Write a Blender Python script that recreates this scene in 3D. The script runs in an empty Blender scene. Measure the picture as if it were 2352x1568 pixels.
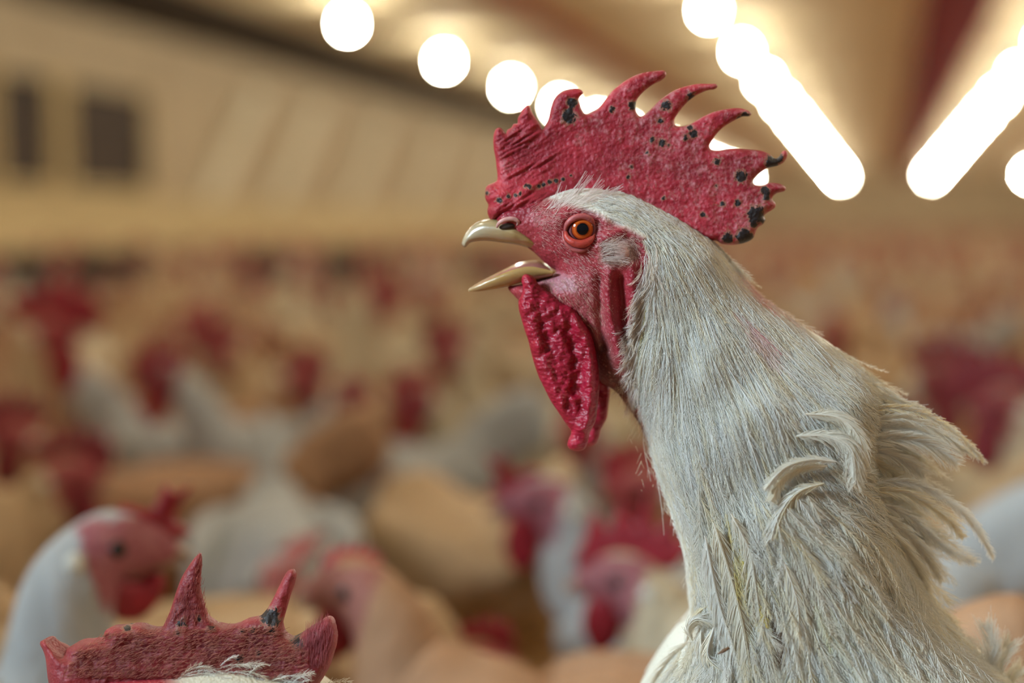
import bpy, bmesh, math, random
import numpy as np
from mathutils import Vector, geometry, noise

random.seed(7); rng = np.random.default_rng(7)
S = bpy.context.scene
C = S.collection

# ------------------------------------------------------------------ camera
W, H, LENS = 2352, 1568, 50.0
F = LENS / 36.0 * W
YAW, PITCH, CAMZ = math.radians(14.6), math.radians(4.45), 0.52
DR = 0.55                                   # distance of the rooster's middle plane
cam_d = bpy.data.cameras.new('camera'); cam = bpy.data.objects.new('camera', cam_d); C.objects.link(cam)
cam_d.lens = LENS; cam_d.sensor_width = 36.0
cam.location = (0, 0, CAMZ); cam.rotation_euler = (math.pi/2 - PITCH, 0, YAW)
cam_d.clip_start = 0.02; cam_d.clip_end = 200
cam_d.dof.use_dof = True; cam_d.dof.focus_distance = 0.53; cam_d.dof.aperture_fstop = 2.75
S.camera = cam
S.view_settings.view_transform = 'Standard'; S.view_settings.look = 'None'
S.view_settings.exposure = 0.0; S.view_settings.gamma = 1.0
S.cycles.max_bounces = 5; S.cycles.diffuse_bounces = 3; S.cycles.glossy_bounces = 2; S.cycles.transmission_bounces = 2
S.cycles.use_adaptive_sampling = True; S.cycles.adaptive_threshold = 0.025
S.cycles_curves.shape = 'RIBBONS'; S.cycles_curves.subdivisions = 2
S.cycles.sample_clamp_indirect = 3.0; S.cycles.caustics_reflective = False; S.cycles.caustics_refractive = False

# ------------------------------------------------------------------ world and large lights
world = bpy.data.worlds.new('sky'); S.world = world; world.use_nodes = True
world.node_tree.nodes['Background'].inputs[0].default_value = (0.62, 0.72, 0.80, 1)
world.node_tree.nodes['Background'].inputs[1].default_value = 0.25

def area(name, loc, target, size, size_y, power, color):
    l = bpy.data.lights.new(name, 'AREA'); l.shape = 'RECTANGLE'; l.size = size; l.size_y = size_y
    l.energy = power; l.color = color; l.spread = math.radians(23)
    o = bpy.data.objects.new(name, l); C.objects.link(o); o.location = loc
    o.rotation_euler = (Vector(target) - Vector(loc)).to_track_quat('-Z', 'Y').to_euler()
    return o
# daylight through the open barn door behind the camera, to its left
area('door_daylight', (-2.1, -1.7, 1.75), (0.30, 0.55, 0.36), 1.1, 0.9, 5.6, (0.69, 0.88, 1.0))
BULB = 570.0; BULB_COL = (1.0, 0.94, 0.77)

# ------------------------------------------------------------------ materials
def lin(r, g, b):
    f = lambda c: (c/255/12.92) if c/255 <= 0.04045 else ((c/255+0.055)/1.055)**2.4
    return (f(r), f(g), f(b))

class NT:
    def __init__(s, name):
        s.m = bpy.data.materials.new(name); s.m.use_nodes = True
        s.t = s.m.node_tree; s.n = s.t.nodes; s.b = s.n['Principled BSDF']; s.out = s.n['Material Output']
    def new(s, ty, **kw):
        n = s.n.new(ty)
        for k, v in kw.items():
            if isinstance(k, str) and hasattr(n, k): setattr(n, k, v)
            else: n.inputs[k].default_value = v
        return n
    def link(s, a, b): s.t.links.new(a, b)
    def set(s, **kw):
        for k, v in kw.items():
            k = k.replace('_', ' ')
            if k == 'Base Color' or k == 'Subsurface Radius' : v = tuple(v) + ((1,) if k == 'Base Color' and len(v) == 3 else ())
            s.b.inputs[k].default_value = v
        return s
    def coord(s, kind='Object', scale=(1, 1, 1), rot=(0, 0, 0)):
        tc = s.n.new('ShaderNodeTexCoord'); mp = s.n.new('ShaderNodeMapping')
        mp.inputs['Scale'].default_value = scale; mp.inputs['Rotation'].default_value = rot
        s.link(tc.outputs[kind], mp.inputs['Vector']); return mp.outputs['Vector']
    def noise(s, vec, scale, detail=3, rough=0.55, dist=0):
        n = s.n.new('ShaderNodeTexNoise'); n.inputs['Scale'].default_value = scale
        n.inputs['Detail'].default_value = detail; n.inputs['Roughness'].default_value = rough
        n.inputs['Distortion'].default_value = dist
        if vec: s.link(vec, n.inputs['Vector'])
        return n.outputs['Fac']
    def ramp(s, fac, stops, interp='LINEAR'):
        n = s.n.new('ShaderNodeValToRGB'); cr = n.color_ramp; cr.interpolation = interp
        while len(cr.elements) < len(stops): cr.elements.new(0.5)
        for e, (p, c) in zip(cr.elements, stops):
            e.position = p; e.color = (c, c, c, 1) if isinstance(c, (int, float)) else tuple(c) + (1,)
        s.link(fac, n.inputs[0]); return n.outputs[0]
    def mix(s, fac, a, b, mode='MIX'):
        n = s.n.new('ShaderNodeMix'); n.data_type = 'RGBA'; n.blend_type = mode
        for v, i in ((fac, 0), (a, 6), (b, 7)):
            if isinstance(v, (int, float)): n.inputs[i].default_value = v
            elif isinstance(v, tuple): n.inputs[i].default_value = v + (1,)
            else: s.link(v, n.inputs[i])
        return n.outputs[2]
    def math(s, op, a, b=0.0):
        n = s.n.new('ShaderNodeMath'); n.operation = op
        for v, i in ((a, 0), (b, 1)):
            if isinstance(v, (int, float)): n.inputs[i].default_value = v
            else: s.link(v, n.inputs[i])
        return n.outputs[0]
    def bump(s, h, dist, strength=1.0, prev=None):
        n = s.n.new('ShaderNodeBump'); n.inputs['Distance'].default_value = dist; n.inputs['Strength'].default_value = strength
        s.link(h, n.inputs['Height'])
        if prev: s.link(prev, n.inputs['Normal'])
        return n.outputs[0]
    def base(s, sock): s.link(sock, s.b.inputs['Base Color'])
    def norm(s, sock): s.link(sock, s.b.inputs['Normal'])
    def attr(s, name):
        n = s.n.new('ShaderNodeAttribute'); n.attribute_name = name; return n

def simple(name, col, rough=0.7, noise_scale=None, var=0.25, bump=None, sub=0.0, spec=0.5):
    t = NT(name); t.set(Base_Color=col, Roughness=rough, Specular_IOR_Level=spec)
    if noise_scale:
        v = t.coord('Object')
        nz = t.noise(v, noise_scale, 4)
        t.base(t.ramp(nz, [(0.3, tuple(c*(1-var) for c in col)), (0.7, tuple(min(1, c*(1+var)) for c in col))]))
        if bump: t.norm(t.bump(nz, bump))
    if sub:
        t.set(Subsurface_Weight=sub, Subsurface_Scale=0.003, Subsurface_Radius=(1.0, 0.3, 0.2))
    return t.m

def voronoi(t, vec, scale, feature='F1'):
    n = t.n.new('ShaderNodeTexVoronoi'); n.feature = feature; n.inputs['Scale'].default_value = scale
    t.link(vec, n.inputs['Vector']); return n.outputs['Distance']

# comb: crimson skin, fine pimples, pale scurf and black scabs at traced places
def comb_material(name, base, scurf=1.0):
    t = NT(name); t.set(Roughness=0.5, Subsurface_Weight=0.25, Subsurface_Scale=0.0035, Subsurface_Radius=(1.0, 0.25, 0.15), Specular_IOR_Level=0.45)
    v = t.coord()
    big = t.noise(v, 60, 3); fine = t.noise(v, 700, 3); mid = t.noise(v, 240, 4, 0.65, 0.6)
    vo = voronoi(t, v, 900)
    dark = tuple(c*0.72 for c in base); lite = tuple(min(1, c*1.25+0.01) for c in base)
    col = t.ramp(big, [(0.35, dark), (0.65, lite)])
    sc = t.attr('scurf').outputs['Fac']
    thr = t.math('ADD', t.math('MULTIPLY', sc, 0.34*scurf), mid)
    m = t.ramp(thr, [(0.70, 0.0), (0.86, 1.0)])
    m2 = t.math('MULTIPLY', m, t.ramp(fine, [(0.38, 0.0), (0.62, 1.0)]))
    col = t.mix(t.math('MULTIPLY', m2, 0.42), col, lin(205, 150, 150))
    sb = t.attr('scab').outputs['Fac']
    e = t.math('ADD', sb, t.math('MULTIPLY', t.math('SUBTRACT', t.noise(v, 420, 4, 0.7, 1.2), 0.5), 1.9))
    rim = t.ramp(e, [(0.22, 0.0), (0.36, 0.75)])
    col = t.mix(rim, col, lin(150, 105, 85))
    core = t.ramp(e, [(0.50, 0.0), (0.58, 1.0)])
    col = t.mix(core, col, lin(30, 20, 22))
    t.base(col)
    hgt = t.math('ADD', t.math('MULTIPLY', vo, 0.6), t.math('MULTIPLY', fine, 0.8))
    b1 = t.bump(hgt, 0.00035, 0.8)
    t.norm(t.bump(e, 0.0004, 0.5, b1))
    return t.m
M_comb = comb_material('comb_skin', (0.36, 0.013, 0.030))
M_fcomb = comb_material('dark_comb_skin', (0.26, 0.022, 0.030), 0.5)

def wattle_mat():
    t = NT('wattle_skin'); t.set(Roughness=0.47, Subsurface_Weight=0.22, Subsurface_Scale=0.003, Subsurface_Radius=(1, 0.2, 0.12))
    v = t.coord(); vo = voronoi(t, v, 620); vs = voronoi(t, t.coord(scale=(1, 1, 2.2)), 330)
    nz = t.noise(v, 120, 3, 0.6, 0.8)
    t.base(t.ramp(nz, [(0.3, (0.26, 0.003, 0.016)), (0.7, (0.42, 0.009, 0.040))]))
    b = t.bump(vs, 0.0007, 0.7); b = t.bump(nz, 0.0012, 0.5, b); t.norm(t.bump(vo, 0.0003, 0.6, b))
    return t.m
M_wattle = wattle_mat()

def body_mat():
    t = NT('face_skin_and_down'); t.set(Subsurface_Scale=0.002, Subsurface_Radius=(1, 0.3, 0.2), Roughness=0.5)
    v = t.coord(); a = t.attr('tint'); skin = t.attr('skin').outputs['Fac']
    mid = t.noise(v, 220, 4, 0.6, 0.4); vo = voronoi(t, v, 800); fine = t.noise(v, 1200, 2)
    col = t.mix(t.ramp(mid, [(0.35, 0.28), (0.7, 0.0)]), a.outputs['Color'], (0.22, 0.01, 0.02))
    speck = t.math('MULTIPLY', t.ramp(vo, [(0.16, 1.0), (0.30, 0.0)]), t.ramp(t.noise(v, 300, 2), [(0.42, 0.0), (0.60, 1.0)]))
    col = t.mix(t.math('MULTIPLY', t.math('MULTIPLY', speck, skin), 0.6), col, lin(225, 170, 165))
    col = t.mix(skin, a.outputs['Color'], col)
    t.base(col)
    t.link(t.math('MULTIPLY', skin, 0.22), t.b.inputs['Subsurface Weight'])
    b = t.bump(vo, 0.00045, 0.7); b = t.bump(mid, 0.0012, 0.5, b); t.norm(b)
    return t.m
M_body = body_mat()

def feather_mat():
    t = NT('white_feather'); t.set(Roughness=0.55, Specular_IOR_Level=0.35)
    a = t.attr('tint'); t.base(a.outputs['Color'])
    tr = t.n.new('ShaderNodeBsdfTranslucent'); t.link(a.outputs['Color'], tr.inputs['Color'])
    mx = t.n.new('ShaderNodeMixShader'); mx.inputs[0].default_value = 0.45
    t.link(t.b.outputs[0], mx.inputs[1]); t.link(tr.outputs[0], mx.inputs[2]); t.link(mx.outputs[0], t.out.inputs['Surface'])
    return t.m
M_feather = feather_mat()

def horn_mat():
    t = NT('beak_horn'); t.set(Roughness=0.24, Subsurface_Weight=0.3, Subsurface_Scale=0.003, Subsurface_Radius=(1, 0.7, 0.35), Coat_Weight=0.4, Coat_Roughness=0.12)
    a = t.attr('tint'); v = t.coord(scale=(1, 1, 3)); nz = t.noise(v, 180, 4)
    t.base(t.mix(t.ramp(nz, [(0.4, 0.0), (0.75, 0.25)]), a.outputs['Color'], lin(205, 178, 135)))
    t.norm(t.bump(nz, 0.0003, 0.6)); return t.m
M_horn = horn_mat()

def eye_mat():
    t = NT('rooster_eye'); t.set(Roughness=0.05, Specular_IOR_Level=0.3)
    tc = t.n.new('ShaderNodeTexCoord'); sp = t.n.new('ShaderNodeSeparateXYZ'); t.link(tc.outputs['Object'], sp.inputs[0])
    r = t.math('SQRT', t.math('ADD', t.math('POWER', sp.outputs[0], 2.0), t.math('POWER', sp.outputs[2], 2.0)))
    k = t.math('MULTIPLY', r, 100.0)
    nz = t.noise(tc.outputs['Object'], 900, 3)
    k = t.math('ADD', k, t.math('MULTIPLY', t.math('SUBTRACT', nz, 0.5), 0.03))
    t.base(t.ramp(k, [(0.0, (0.004, 0.004, 0.006)), (0.212, (0.004, 0.004, 0.006)), (0.232, lin(140, 50, 15)), (0.30, lin(200, 95, 35)),
                      (0.375, lin(165, 60, 25)), (0.41, lin(60, 25, 20)), (0.46, lin(120, 70, 75))]))
    return t.m
M_eye = eye_mat()
M_lid = simple('eyelid_skin', lin(178, 62, 52), 0.45, 500, 0.2, 0.0003, 0.2)
M_lid2 = simple('pale_eyelid_skin', lin(170, 85, 85), 0.45, 500, 0.2, 0.0003, 0.2)
M_lobe = simple('ear_lobe_skin', lin(205, 165, 160), 0.6, 500, 0.2, 0.0004, 0.2)
M_nostril = simple('nostril_hollow', lin(60, 45, 40), 0.8, 500)
M_flap = simple('nostril_flap', lin(200, 150, 145), 0.4, 300, 0.15, 0.0003, 0.2)
M_leg = simple('yellow_leg_scale', lin(190, 150, 70), 0.5, 120, 0.2, 0.0006)
M_straw = simple('brown_straw', lin(110, 80, 55), 0.7, 300)

# flock materials (white and tan birds are painted per bird by tint attribute)
def flock_mat(name, white, rough=0.75):
    t = NT(name); t.set(Roughness=rough)
    v = t.coord(scale=(1, 1, 0.5)); a = t.attr('tint')
    nz = t.noise(v, 45, 4, 0.6, 0.5)
    col = t.mix(t.ramp(nz, [(0.35, 0.45), (0.62, 0.0)]), white, tuple(c*0.62 for c in white))
    n2 = t.noise(t.coord(), 130, 4, 0.65, 0.8)
    sk = t.mix(t.ramp(n2, [(0.46, 0.0), (0.70, 0.35)]), a.outputs['Color'], lin(205, 150, 150))
    sk = t.mix(t.ramp(n2, [(0.30, 0.7), (0.44, 0.0)]), sk, (0.14, 0.008, 0.016))
    t.base(t.mix(t.attr('skin').outputs['Fac'], col, sk))
    t.norm(t.bump(nz, 0.006, 0.8)); return t.m
M_hen_white = flock_mat('white_hen_plumage', (0.46, 0.48, 0.49))
M_hen_cream = flock_mat('cream_hen_plumage', (0.58, 0.49, 0.34))
M_hen_tan = flock_mat('tan_hen_plumage', (0.44, 0.25, 0.14))
M_hen_buff = flock_mat('buff_hen_plumage', (0.54, 0.37, 0.21))
M_red = simple('hen_comb_skin', (0.30, 0.010, 0.024), 0.45, 160, 0.35, 0.001, 0.1)
M_dred = simple('dull_hen_comb_skin', (0.22, 0.018, 0.030), 0.5, 160, 0.35, 0.001)
M_hbeak = simple('hen_beak_horn', lin(165, 135, 115), 0.4, 100)
M_heye = simple('hen_eye', (0.01, 0.008, 0.008), 0.1)
M_hlobe = simple('hen_ear_lobe', lin(215, 215, 205), 0.6)

# ------------------------------------------------------------------ object helpers
def link_mesh(name, verts, faces, mat=None, parent=None, smooth=True, attrs=None, fix=True):
    me = bpy.data.meshes.new(name)
    me.from_pydata([tuple(map(float, v)) for v in verts], [], [tuple(int(i) for i in f) for f in faces])
    if attrs:
        for k, a in attrs.items():
            a = np.asarray(a, dtype=np.float32)
            if a.ndim == 1: at = me.attributes.new(k, 'FLOAT', 'POINT'); at.data.foreach_set('value', a)
            else:
                at = me.attributes.new(k, 'FLOAT_COLOR', 'POINT')
                at.data.foreach_set('color', np.concatenate([a, np.ones((len(a), 1), np.float32)], 1).ravel())
    if fix:
        bm = bmesh.new(); bm.from_mesh(me); bmesh.ops.recalc_face_normals(bm, faces=bm.faces); bm.to_mesh(me); bm.free()
    if smooth: me.polygons.foreach_set('use_smooth', [True]*len(me.polygons))
    me.update()
    if mat:
        for mm in (mat if isinstance(mat, list) else [mat]): me.materials.append(mm)
    o = bpy.data.objects.new(name, me); C.objects.link(o)
    if parent: o.parent = parent
    return o

def empty(name, loc=(0, 0, 0), rotz=0.0, label=None, cat=None, group=None):
    o = bpy.data.objects.new(name, None); C.objects.link(o); o.location = loc; o.rotation_euler = (0, 0, rotz)
    o.empty_display_size = 0.05
    return tag(o, label, cat, group)
def tag(o, label=None, cat=None, group=None, kind=None):
    if label: o['label'] = label
    if cat: o['category'] = cat
    if group: o['group'] = group
    if kind: o['kind'] = kind
    return o
def structure(name, verts, faces, mat, smooth=False):
    return tag(link_mesh(name, verts, faces, mat, smooth=smooth), kind='structure')

class MB:                                   # collects boxes, tubes and lathes
    def __init__(s): s.v = []; s.f = []
    def add(s, v, f):
        k = len(s.v); s.v += [tuple(p) for p in v]; s.f += [tuple(i+k for i in q) for q in f]; return s
    def box(s, a, b):
        (x0, y0, z0), (x1, y1, z1) = a, b
        v = [(x0,y0,z0),(x1,y0,z0),(x1,y1,z0),(x0,y1,z0),(x0,y0,z1),(x1,y0,z1),(x1,y1,z1),(x0,y1,z1)]
        return s.add(v, [(0,3,2,1),(4,5,6,7),(0,1,5,4),(1,2,6,5),(2,3,7,6),(3,0,4,7)])
    def tube(s, pts, rad, n=8):
        v, f = tube(pts, rad, n); return s.add(v, f)
    def lathe(s, prof, n=16, c=(0, 0, 0)):
        v = []; f = []
        for r, z in prof:
            for k in range(n):
                a = 2*math.pi*k/n; v.append((c[0]+r*math.cos(a), c[1]+r*math.sin(a), c[2]+z))
        for i in range(len(prof)-1):
            for k in range(n): f.append((i*n+k, i*n+(k+1) % n, (i+1)*n+(k+1) % n, (i+1)*n+k))
        f.append(tuple(range(n))[::-1]); f.append(tuple((len(prof)-1)*n+k for k in range(n)))
        return s.add(v, f)
    def build(s, name, mat, parent=None, smooth=False): return link_mesh(name, s.v, s.f, mat, parent, smooth)

def tube(pts, rad, n=10):
    P = np.array(pts, float); m = len(P); rad = np.broadcast_to(np.array(rad, float), (m,)) if np.ndim(rad) < 2 else np.array(rad)
    T = np.gradient(P, axis=0); T /= np.linalg.norm(T, axis=1)[:, None] + 1e-12
    ref = np.array([0, 0, 1.0]) if abs(T[0][2]) < 0.9 else np.array([0, 1.0, 0])
    u = np.cross(T[0], ref); u /= np.linalg.norm(u); v = []; f = []
    for i in range(m):
        u = u - T[i]*np.dot(u, T[i]); u /= np.linalg.norm(u) + 1e-12; w = np.cross(T[i], u)
        for k in range(n):
            a = 2*math.pi*k/n; v.append(P[i] + rad[i]*(u*math.cos(a) + w*math.sin(a)))
    for i in range(m-1):
        for k in range(n): f.append((i*n+k, i*n+(k+1) % n, (i+1)*n+(k+1) % n, (i+1)*n+k))
    f.append(tuple(range(n))); f.append(tuple((m-1)*n+k for k in range(n)))
    return v, f

def uvsphere(c, r, nu=24, nv=14):
    v = []; f = []; r = np.broadcast_to(np.array(r, float), (3,))
    for i in range(1, nv):
        a = math.pi*i/nv
        for k in range(nu):
            b = 2*math.pi*k/nu; v.append((c[0]+r[0]*math.sin(a)*math.cos(b), c[1]+r[1]*math.sin(a)*math.sin(b), c[2]+r[2]*math.cos(a)))
    for i in range(nv-2):
        for k in range(nu): f.append((i*nu+k, i*nu+(k+1) % nu, (i+1)*nu+(k+1) % nu, (i+1)*nu+k))
    t = len(v); v += [(c[0], c[1], c[2]+r[2]), (c[0], c[1], c[2]-r[2])]
    for k in range(nu): f.append((t, (k+1) % nu, k)); f.append((t+1, (nv-2)*nu+k, (nv-2)*nu+(k+1) % nu))
    return v, f

# ------------------------------------------------------------------ 2-D outline tools
def smooth_closed(pts, step):
    """Catmull-Rom through a closed outline, resampled about every `step`."""
    P = np.array(pts, float); n = len(P); out = []
    for i in range(n):
        p0, p1, p2, p3 = P[i-1], P[i], P[(i+1) % n], P[(i+2) % n]
        m = max(1, int(round(np.linalg.norm(p2-p1)/step)))
        for j in range(m):
            t = j/m
            out.append(0.5*((2*p1)+(-p0+p2)*t+(2*p0-5*p1+4*p2-p3)*t*t+(-p0+3*p1-3*p2+p3)*t**3))
    return np.array(out)
def inside(P, poly):
    x, y = P[:, 0], P[:, 1]; r = np.zeros(len(P), bool); n = len(poly)
    for i in range(n):
        (x1, y1), (x2, y2) = poly[i-1], poly[i]
        c = (y1 > y) != (y2 > y)
        with np.errstate(divide='ignore', invalid='ignore'): xi = (x2-x1)*(y-y1)/(y2-y1)+x1
        r ^= c & (x < xi)
    return r
def dist_to(P, poly, closed=True):
    d = np.full(len(P), 1e18); n = len(poly)
    for i in range(0 if closed else 1, n):
        a, b = poly[i-1], poly[i]; ab = b-a; L = (ab**2).sum()+1e-12
        t = np.clip(((P-a)@ab)/L, 0, 1); q = a+t[:, None]*ab
        d = np.minimum(d, ((P-q)**2).sum(1))
    return np.sqrt(d)
def softmask(P, poly, soft):
    poly = np.array(poly, float); d = dist_to(P, poly); s = np.where(inside(P, poly), d, -d)
    return np.clip(0.5+s/(2*soft), 0, 1)
def hexgrid(poly, s):
    x0, y0 = poly.min(0); x1, y1 = poly.max(0); h = s*0.866
    ys = np.arange(y0, y1, h); out = []
    for j, y in enumerate(ys):
        xs = np.arange(x0+(s/2 if j % 2 else 0), x1, s); out.append(np.stack([xs, np.full(len(xs), y)], 1))
    return np.concatenate(out)
def cdt(outline, pts):
    vs = [Vector(p) for p in outline] + [Vector(p) for p in pts]
    n = len(outline)
    r = geometry.delaunay_2d_cdt(vs, [], [list(range(n))], 1, 1e-6)
    return np.array([tuple(v) for v in r[0]]), [tuple(f) for f in r[2]]
def two_sided(V, Fc, outline, hn, mapper, hf=None):
    """V: 2-D vertices, hn: half thickness on the near side (0 on the outline). mapper(P, off)->xyz, off toward the viewer."""
    d = dist_to(V, outline); edge = d < 1e-3
    hn = np.where(edge, 0, np.maximum(hn, 1e-5)); hf = hn if hf is None else np.where(edge, 0, np.maximum(hf, 1e-5))
    near = mapper(V, hn); far = mapper(V, -hf)
    idx = np.arange(len(V)); k = len(V); rem = idx.copy(); inn = np.where(~edge)[0]; rem[inn] = k+np.arange(len(inn))
    verts = np.concatenate([near, far[inn]]); faces = list(Fc) + [tuple(rem[i] for i in f[::-1]) for f in Fc]
    src = np.concatenate([idx, inn])
    return verts, faces, src
def dome(d, R): q = np.clip(d/R, 0, 1); return np.sqrt(np.clip(1-(1-q)**2, 0, 1))

# ------------------------------------------------------------------ reading the photograph: a pixel and a plane give a point
class Frame:
    """A vertical plane at distance D facing the camera; local x right, y away, z up, origin on the floor under pixel column px0."""
    def __init__(s, D, px0):
        s.D = D; s.cx = -(px0-W/2)/F*D
        c, q = math.cos(YAW), math.sin(YAW)
        s.loc = (c*(-s.cx)-q*D, q*(-s.cx)+c*D, 0.0)
    def __call__(s, P, off=0.0):
        P = np.asarray(P, float).reshape(-1, 2); off = np.broadcast_to(np.asarray(off, float), (len(P),))
        x = (P[:, 0]-W/2)/F; y = -(P[:, 1]-H/2)/F
        dy = math.cos(PITCH)+y*math.sin(PITCH); dz = -math.sin(PITCH)+y*math.cos(PITCH)
        t = (s.D-off)/dy
        return np.stack([s.cx+t*x, -off, CAMZ+t*dz], 1)
    def sym(s, P, h):
        """mirror: same x,z as the near surface at h for negative h"""
        h = np.asarray(h, float); q = s(P, np.abs(h)); q[:, 1] = -h; return q
def to_world(fr, q):
    c, n = math.cos(YAW), math.sin(YAW)
    return np.array([fr.loc[0]+c*q[0]-n*q[1], fr.loc[1]+n*q[0]+c*q[1], q[2]])


# ================================================================== THE BARN (its length runs along +Y, its left wall at x = -8)
BX0, BX1, BY0, BY1, CEIL = -8.0, 8.0, -3.0, 57.0, 2.77
def surface_mat(name, a, b, scale, stretch=(1, 1, 1), bump=0.0, rough=0.85):
    t = NT(name); t.set(Roughness=rough); v = t.coord(scale=stretch); nz = t.noise(v, scale, 5, 0.6, 0.4)
    t.base(t.ramp(nz, [(0.3, a), (0.7, b)]))
    if bump: t.norm(t.bump(nz, bump))
    return t.m
M_litter = surface_mat('tan_litter', lin(150, 110, 62), lin(196, 152, 96), 9, bump=0.02)
M_ceiling = surface_mat('tan_ceiling_boards', lin(205, 188, 150), lin(220, 203, 165), 1.2, (6, 0.4, 1))
M_wall = surface_mat('pale_wall_boards', lin(172, 152, 122), lin(192, 172, 140), 1.5, (1, 1, 0.5))
M_board = surface_mat('tan_timber', lin(196, 172, 124), lin(216, 192, 144), 3, (1, 0.3, 2))
M_batten = surface_mat('pale_batten', lin(232, 220, 188), lin(240, 230, 200), 3)
M_dark = surface_mat('dark_opening', lin(52, 42, 34), lin(74, 58, 44), 2)
M_slot = surface_mat('shaded_slot_strip', lin(38, 38, 38), lin(56, 52, 48), 4)
M_redbeam = surface_mat('dark_red_paint', lin(112, 26, 24), lin(128, 34, 30), 3, rough=0.95)
M_redbeam.node_tree.nodes['Principled BSDF'].inputs['Specular IOR Level'].default_value = 0.1
M_white = surface_mat('white_porcelain', lin(200, 190, 165), lin(215, 205, 180), 3, rough=0.4)
M_cord = simple('black_cord', (0.02, 0.02, 0.02), 0.6)
def quad(a, b, c, d): return [a, b, c, d], [(0, 1, 2, 3)]
def boxobj(name, a, b, mat): return structure(name, *(lambda m: (m.v, m.f))(MB().box(a, b)), mat)
boxobj('floor', (BX0-.2, BY0-.2, -0.1), (BX1+.2, BY1+.2, 0.0), M_litter)
boxobj('ceiling', (BX0-.2, BY0, CEIL), (BX1+.2, BY1+.2, CEIL+.1), M_ceiling)
boxobj('wall_left', (BX0-.15, BY0, 0), (BX0, BY1, CEIL), M_wall)
boxobj('wall_right', (BX1, BY0, 0), (BX1+.15, BY1, CEIL), M_wall)
boxobj('wall_far', (BX0, BY1, 0), (BX1, BY1+.15, CEIL), M_wall)
# wainscot of tan planks along the left wall over a dark strip, the slot's shade put into its colour
boxobj('trim_1', (BX0+.003, BY0, 0.30), (BX0+.16, BY1-.01, 0.86), M_board)
boxobj('trim_2', (BX0+.003, BY0, 0.02), (BX0+.06, BY1-.01, 0.297), M_slot)
# two dark openings high on the left wall
for i, (y0, y1) in enumerate([(11.6, 12.5), (12.82, 14.4)]):
    m = MB(); m.box((BX0+.003, y0, 0.98), (BX0+.05, y1, 2.02)); o = tag(m.build('window_%d' % (i+1), M_dark), kind='structure')
    for k, (a, b) in enumerate([((BX0+.003, y0-.08, .92), (BX0+.09, y0, 2.08)), ((BX0+.003, y1, .92), (BX0+.09, y1+.08, 2.08)), ((BX0+.003, y0, 2.02), (BX0+.09, y1, 2.0)), ((BX0+.003, y0, .90), (BX0+.09, y1, .98))]):
        MB().box(a, b).build('window_frame', M_board, o)
# leaning pale battens against the wall further on
for k, yb in enumerate([15.7, 17.7, 20.4, 23.6, 27.6, 32.5]):
    m = MB(); w = 0.34
    pts = [(yb, .9), (yb+w, .9), (yb+w+1.5, 2.35), (yb+1.5, 2.35)]
    for x in (BX0+.01, BX0+.10): m.v += [(x, y, z) for y, z in pts]
    m.f += [(0, 1, 2, 3), (7, 6, 5, 4)]+[(i, (i+1) % 4, 4+(i+1) % 4, 4+i) for i in range(4)]
    o = m.build('leaning_batten', M_batten)
    lab = ['pale wooden batten leaning on the left wall just past the dark openings', 'pale batten leaning on the wall, second along from the dark openings', 'third pale leaning batten along the wall from the dark openings',
           'fourth pale leaning batten along the wall from the dark openings', 'fifth pale leaning batten along the wall from the dark openings', 'sixth and farthest pale batten leaning on the long wall'][k]
    tag(o, lab, 'batten', 'pale battens leaning on the long wall')
# red beams under the ceiling
boxobj('trim_3', (0.33, 3.0, CEIL-.12), (1.00, BY1-.01, CEIL-.002), M_redbeam)
boxobj('trim_4', (-3.55, 6.0, CEIL-.10), (-3.40, BY1-.01, CEIL-.002), M_redbeam)
M_eave = surface_mat('dark_brown_boards', lin(40, 30, 22), lin(50, 38, 28), 1.2, (6, .4, 1))
boxobj('trim_5', (BX0+.001, 4.0, CEIL-.03), (-6.3, BY1-.01, CEIL-.001), M_eave)
# four rows of hanging bulbs
def bulb_mat():
    m = bpy.data.materials.new('lit_bulb'); m.use_nodes = True; t = m.node_tree; t.nodes.clear()
    e = t.nodes.new('ShaderNodeEmission'); o = t.nodes.new('ShaderNodeOutputMaterial'); e.inputs[0].default_value = BULB_COL+(1,); e.inputs[1].default_value = BULB
    t.links.new(e.outputs[0], o.inputs[0]); return m
M_bulb = bulb_mat()
proto = None
def hanging_bulb(x, y):
    root = empty('hanging_bulb', (x, y, CEIL))
    MB().lathe([(0.0, -0.001), (0.10, -0.001), (0.11, -0.012), (0.06, -0.03), (0.0, -0.03)][::-1], 20).build('ceiling_plate', M_white, root, True)
    MB().tube([(0, 0, -0.02), (0, 0, -0.17)], 0.006, 8).build('cord', M_cord, root)
    MB().lathe([(0.016, -0.225), (0.022, -0.22), (0.022, -0.17), (0.012, -0.155)], 14).build('socket', M_cord, root, True)
    pr = [(0.016, -0.222), (0.024, -0.235), (0.040, -0.262), (0.044, -0.285), (0.036, -0.312), (0.018, -0.328), (0.002, -0.332)]
    MB().lathe(pr, 10).build('glass_bulb', M_bulb, root, True)
    return root
ORD = ['first', 'second', 'third', 'fourth', 'fifth', 'sixth', 'seventh', 'eighth', 'ninth', 'tenth', 'eleventh', 'twelfth', 'thirteenth', 'fourteenth', 'fifteenth', 'sixteenth', 'seventeenth', 'eighteenth', 'nineteenth']
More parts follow.
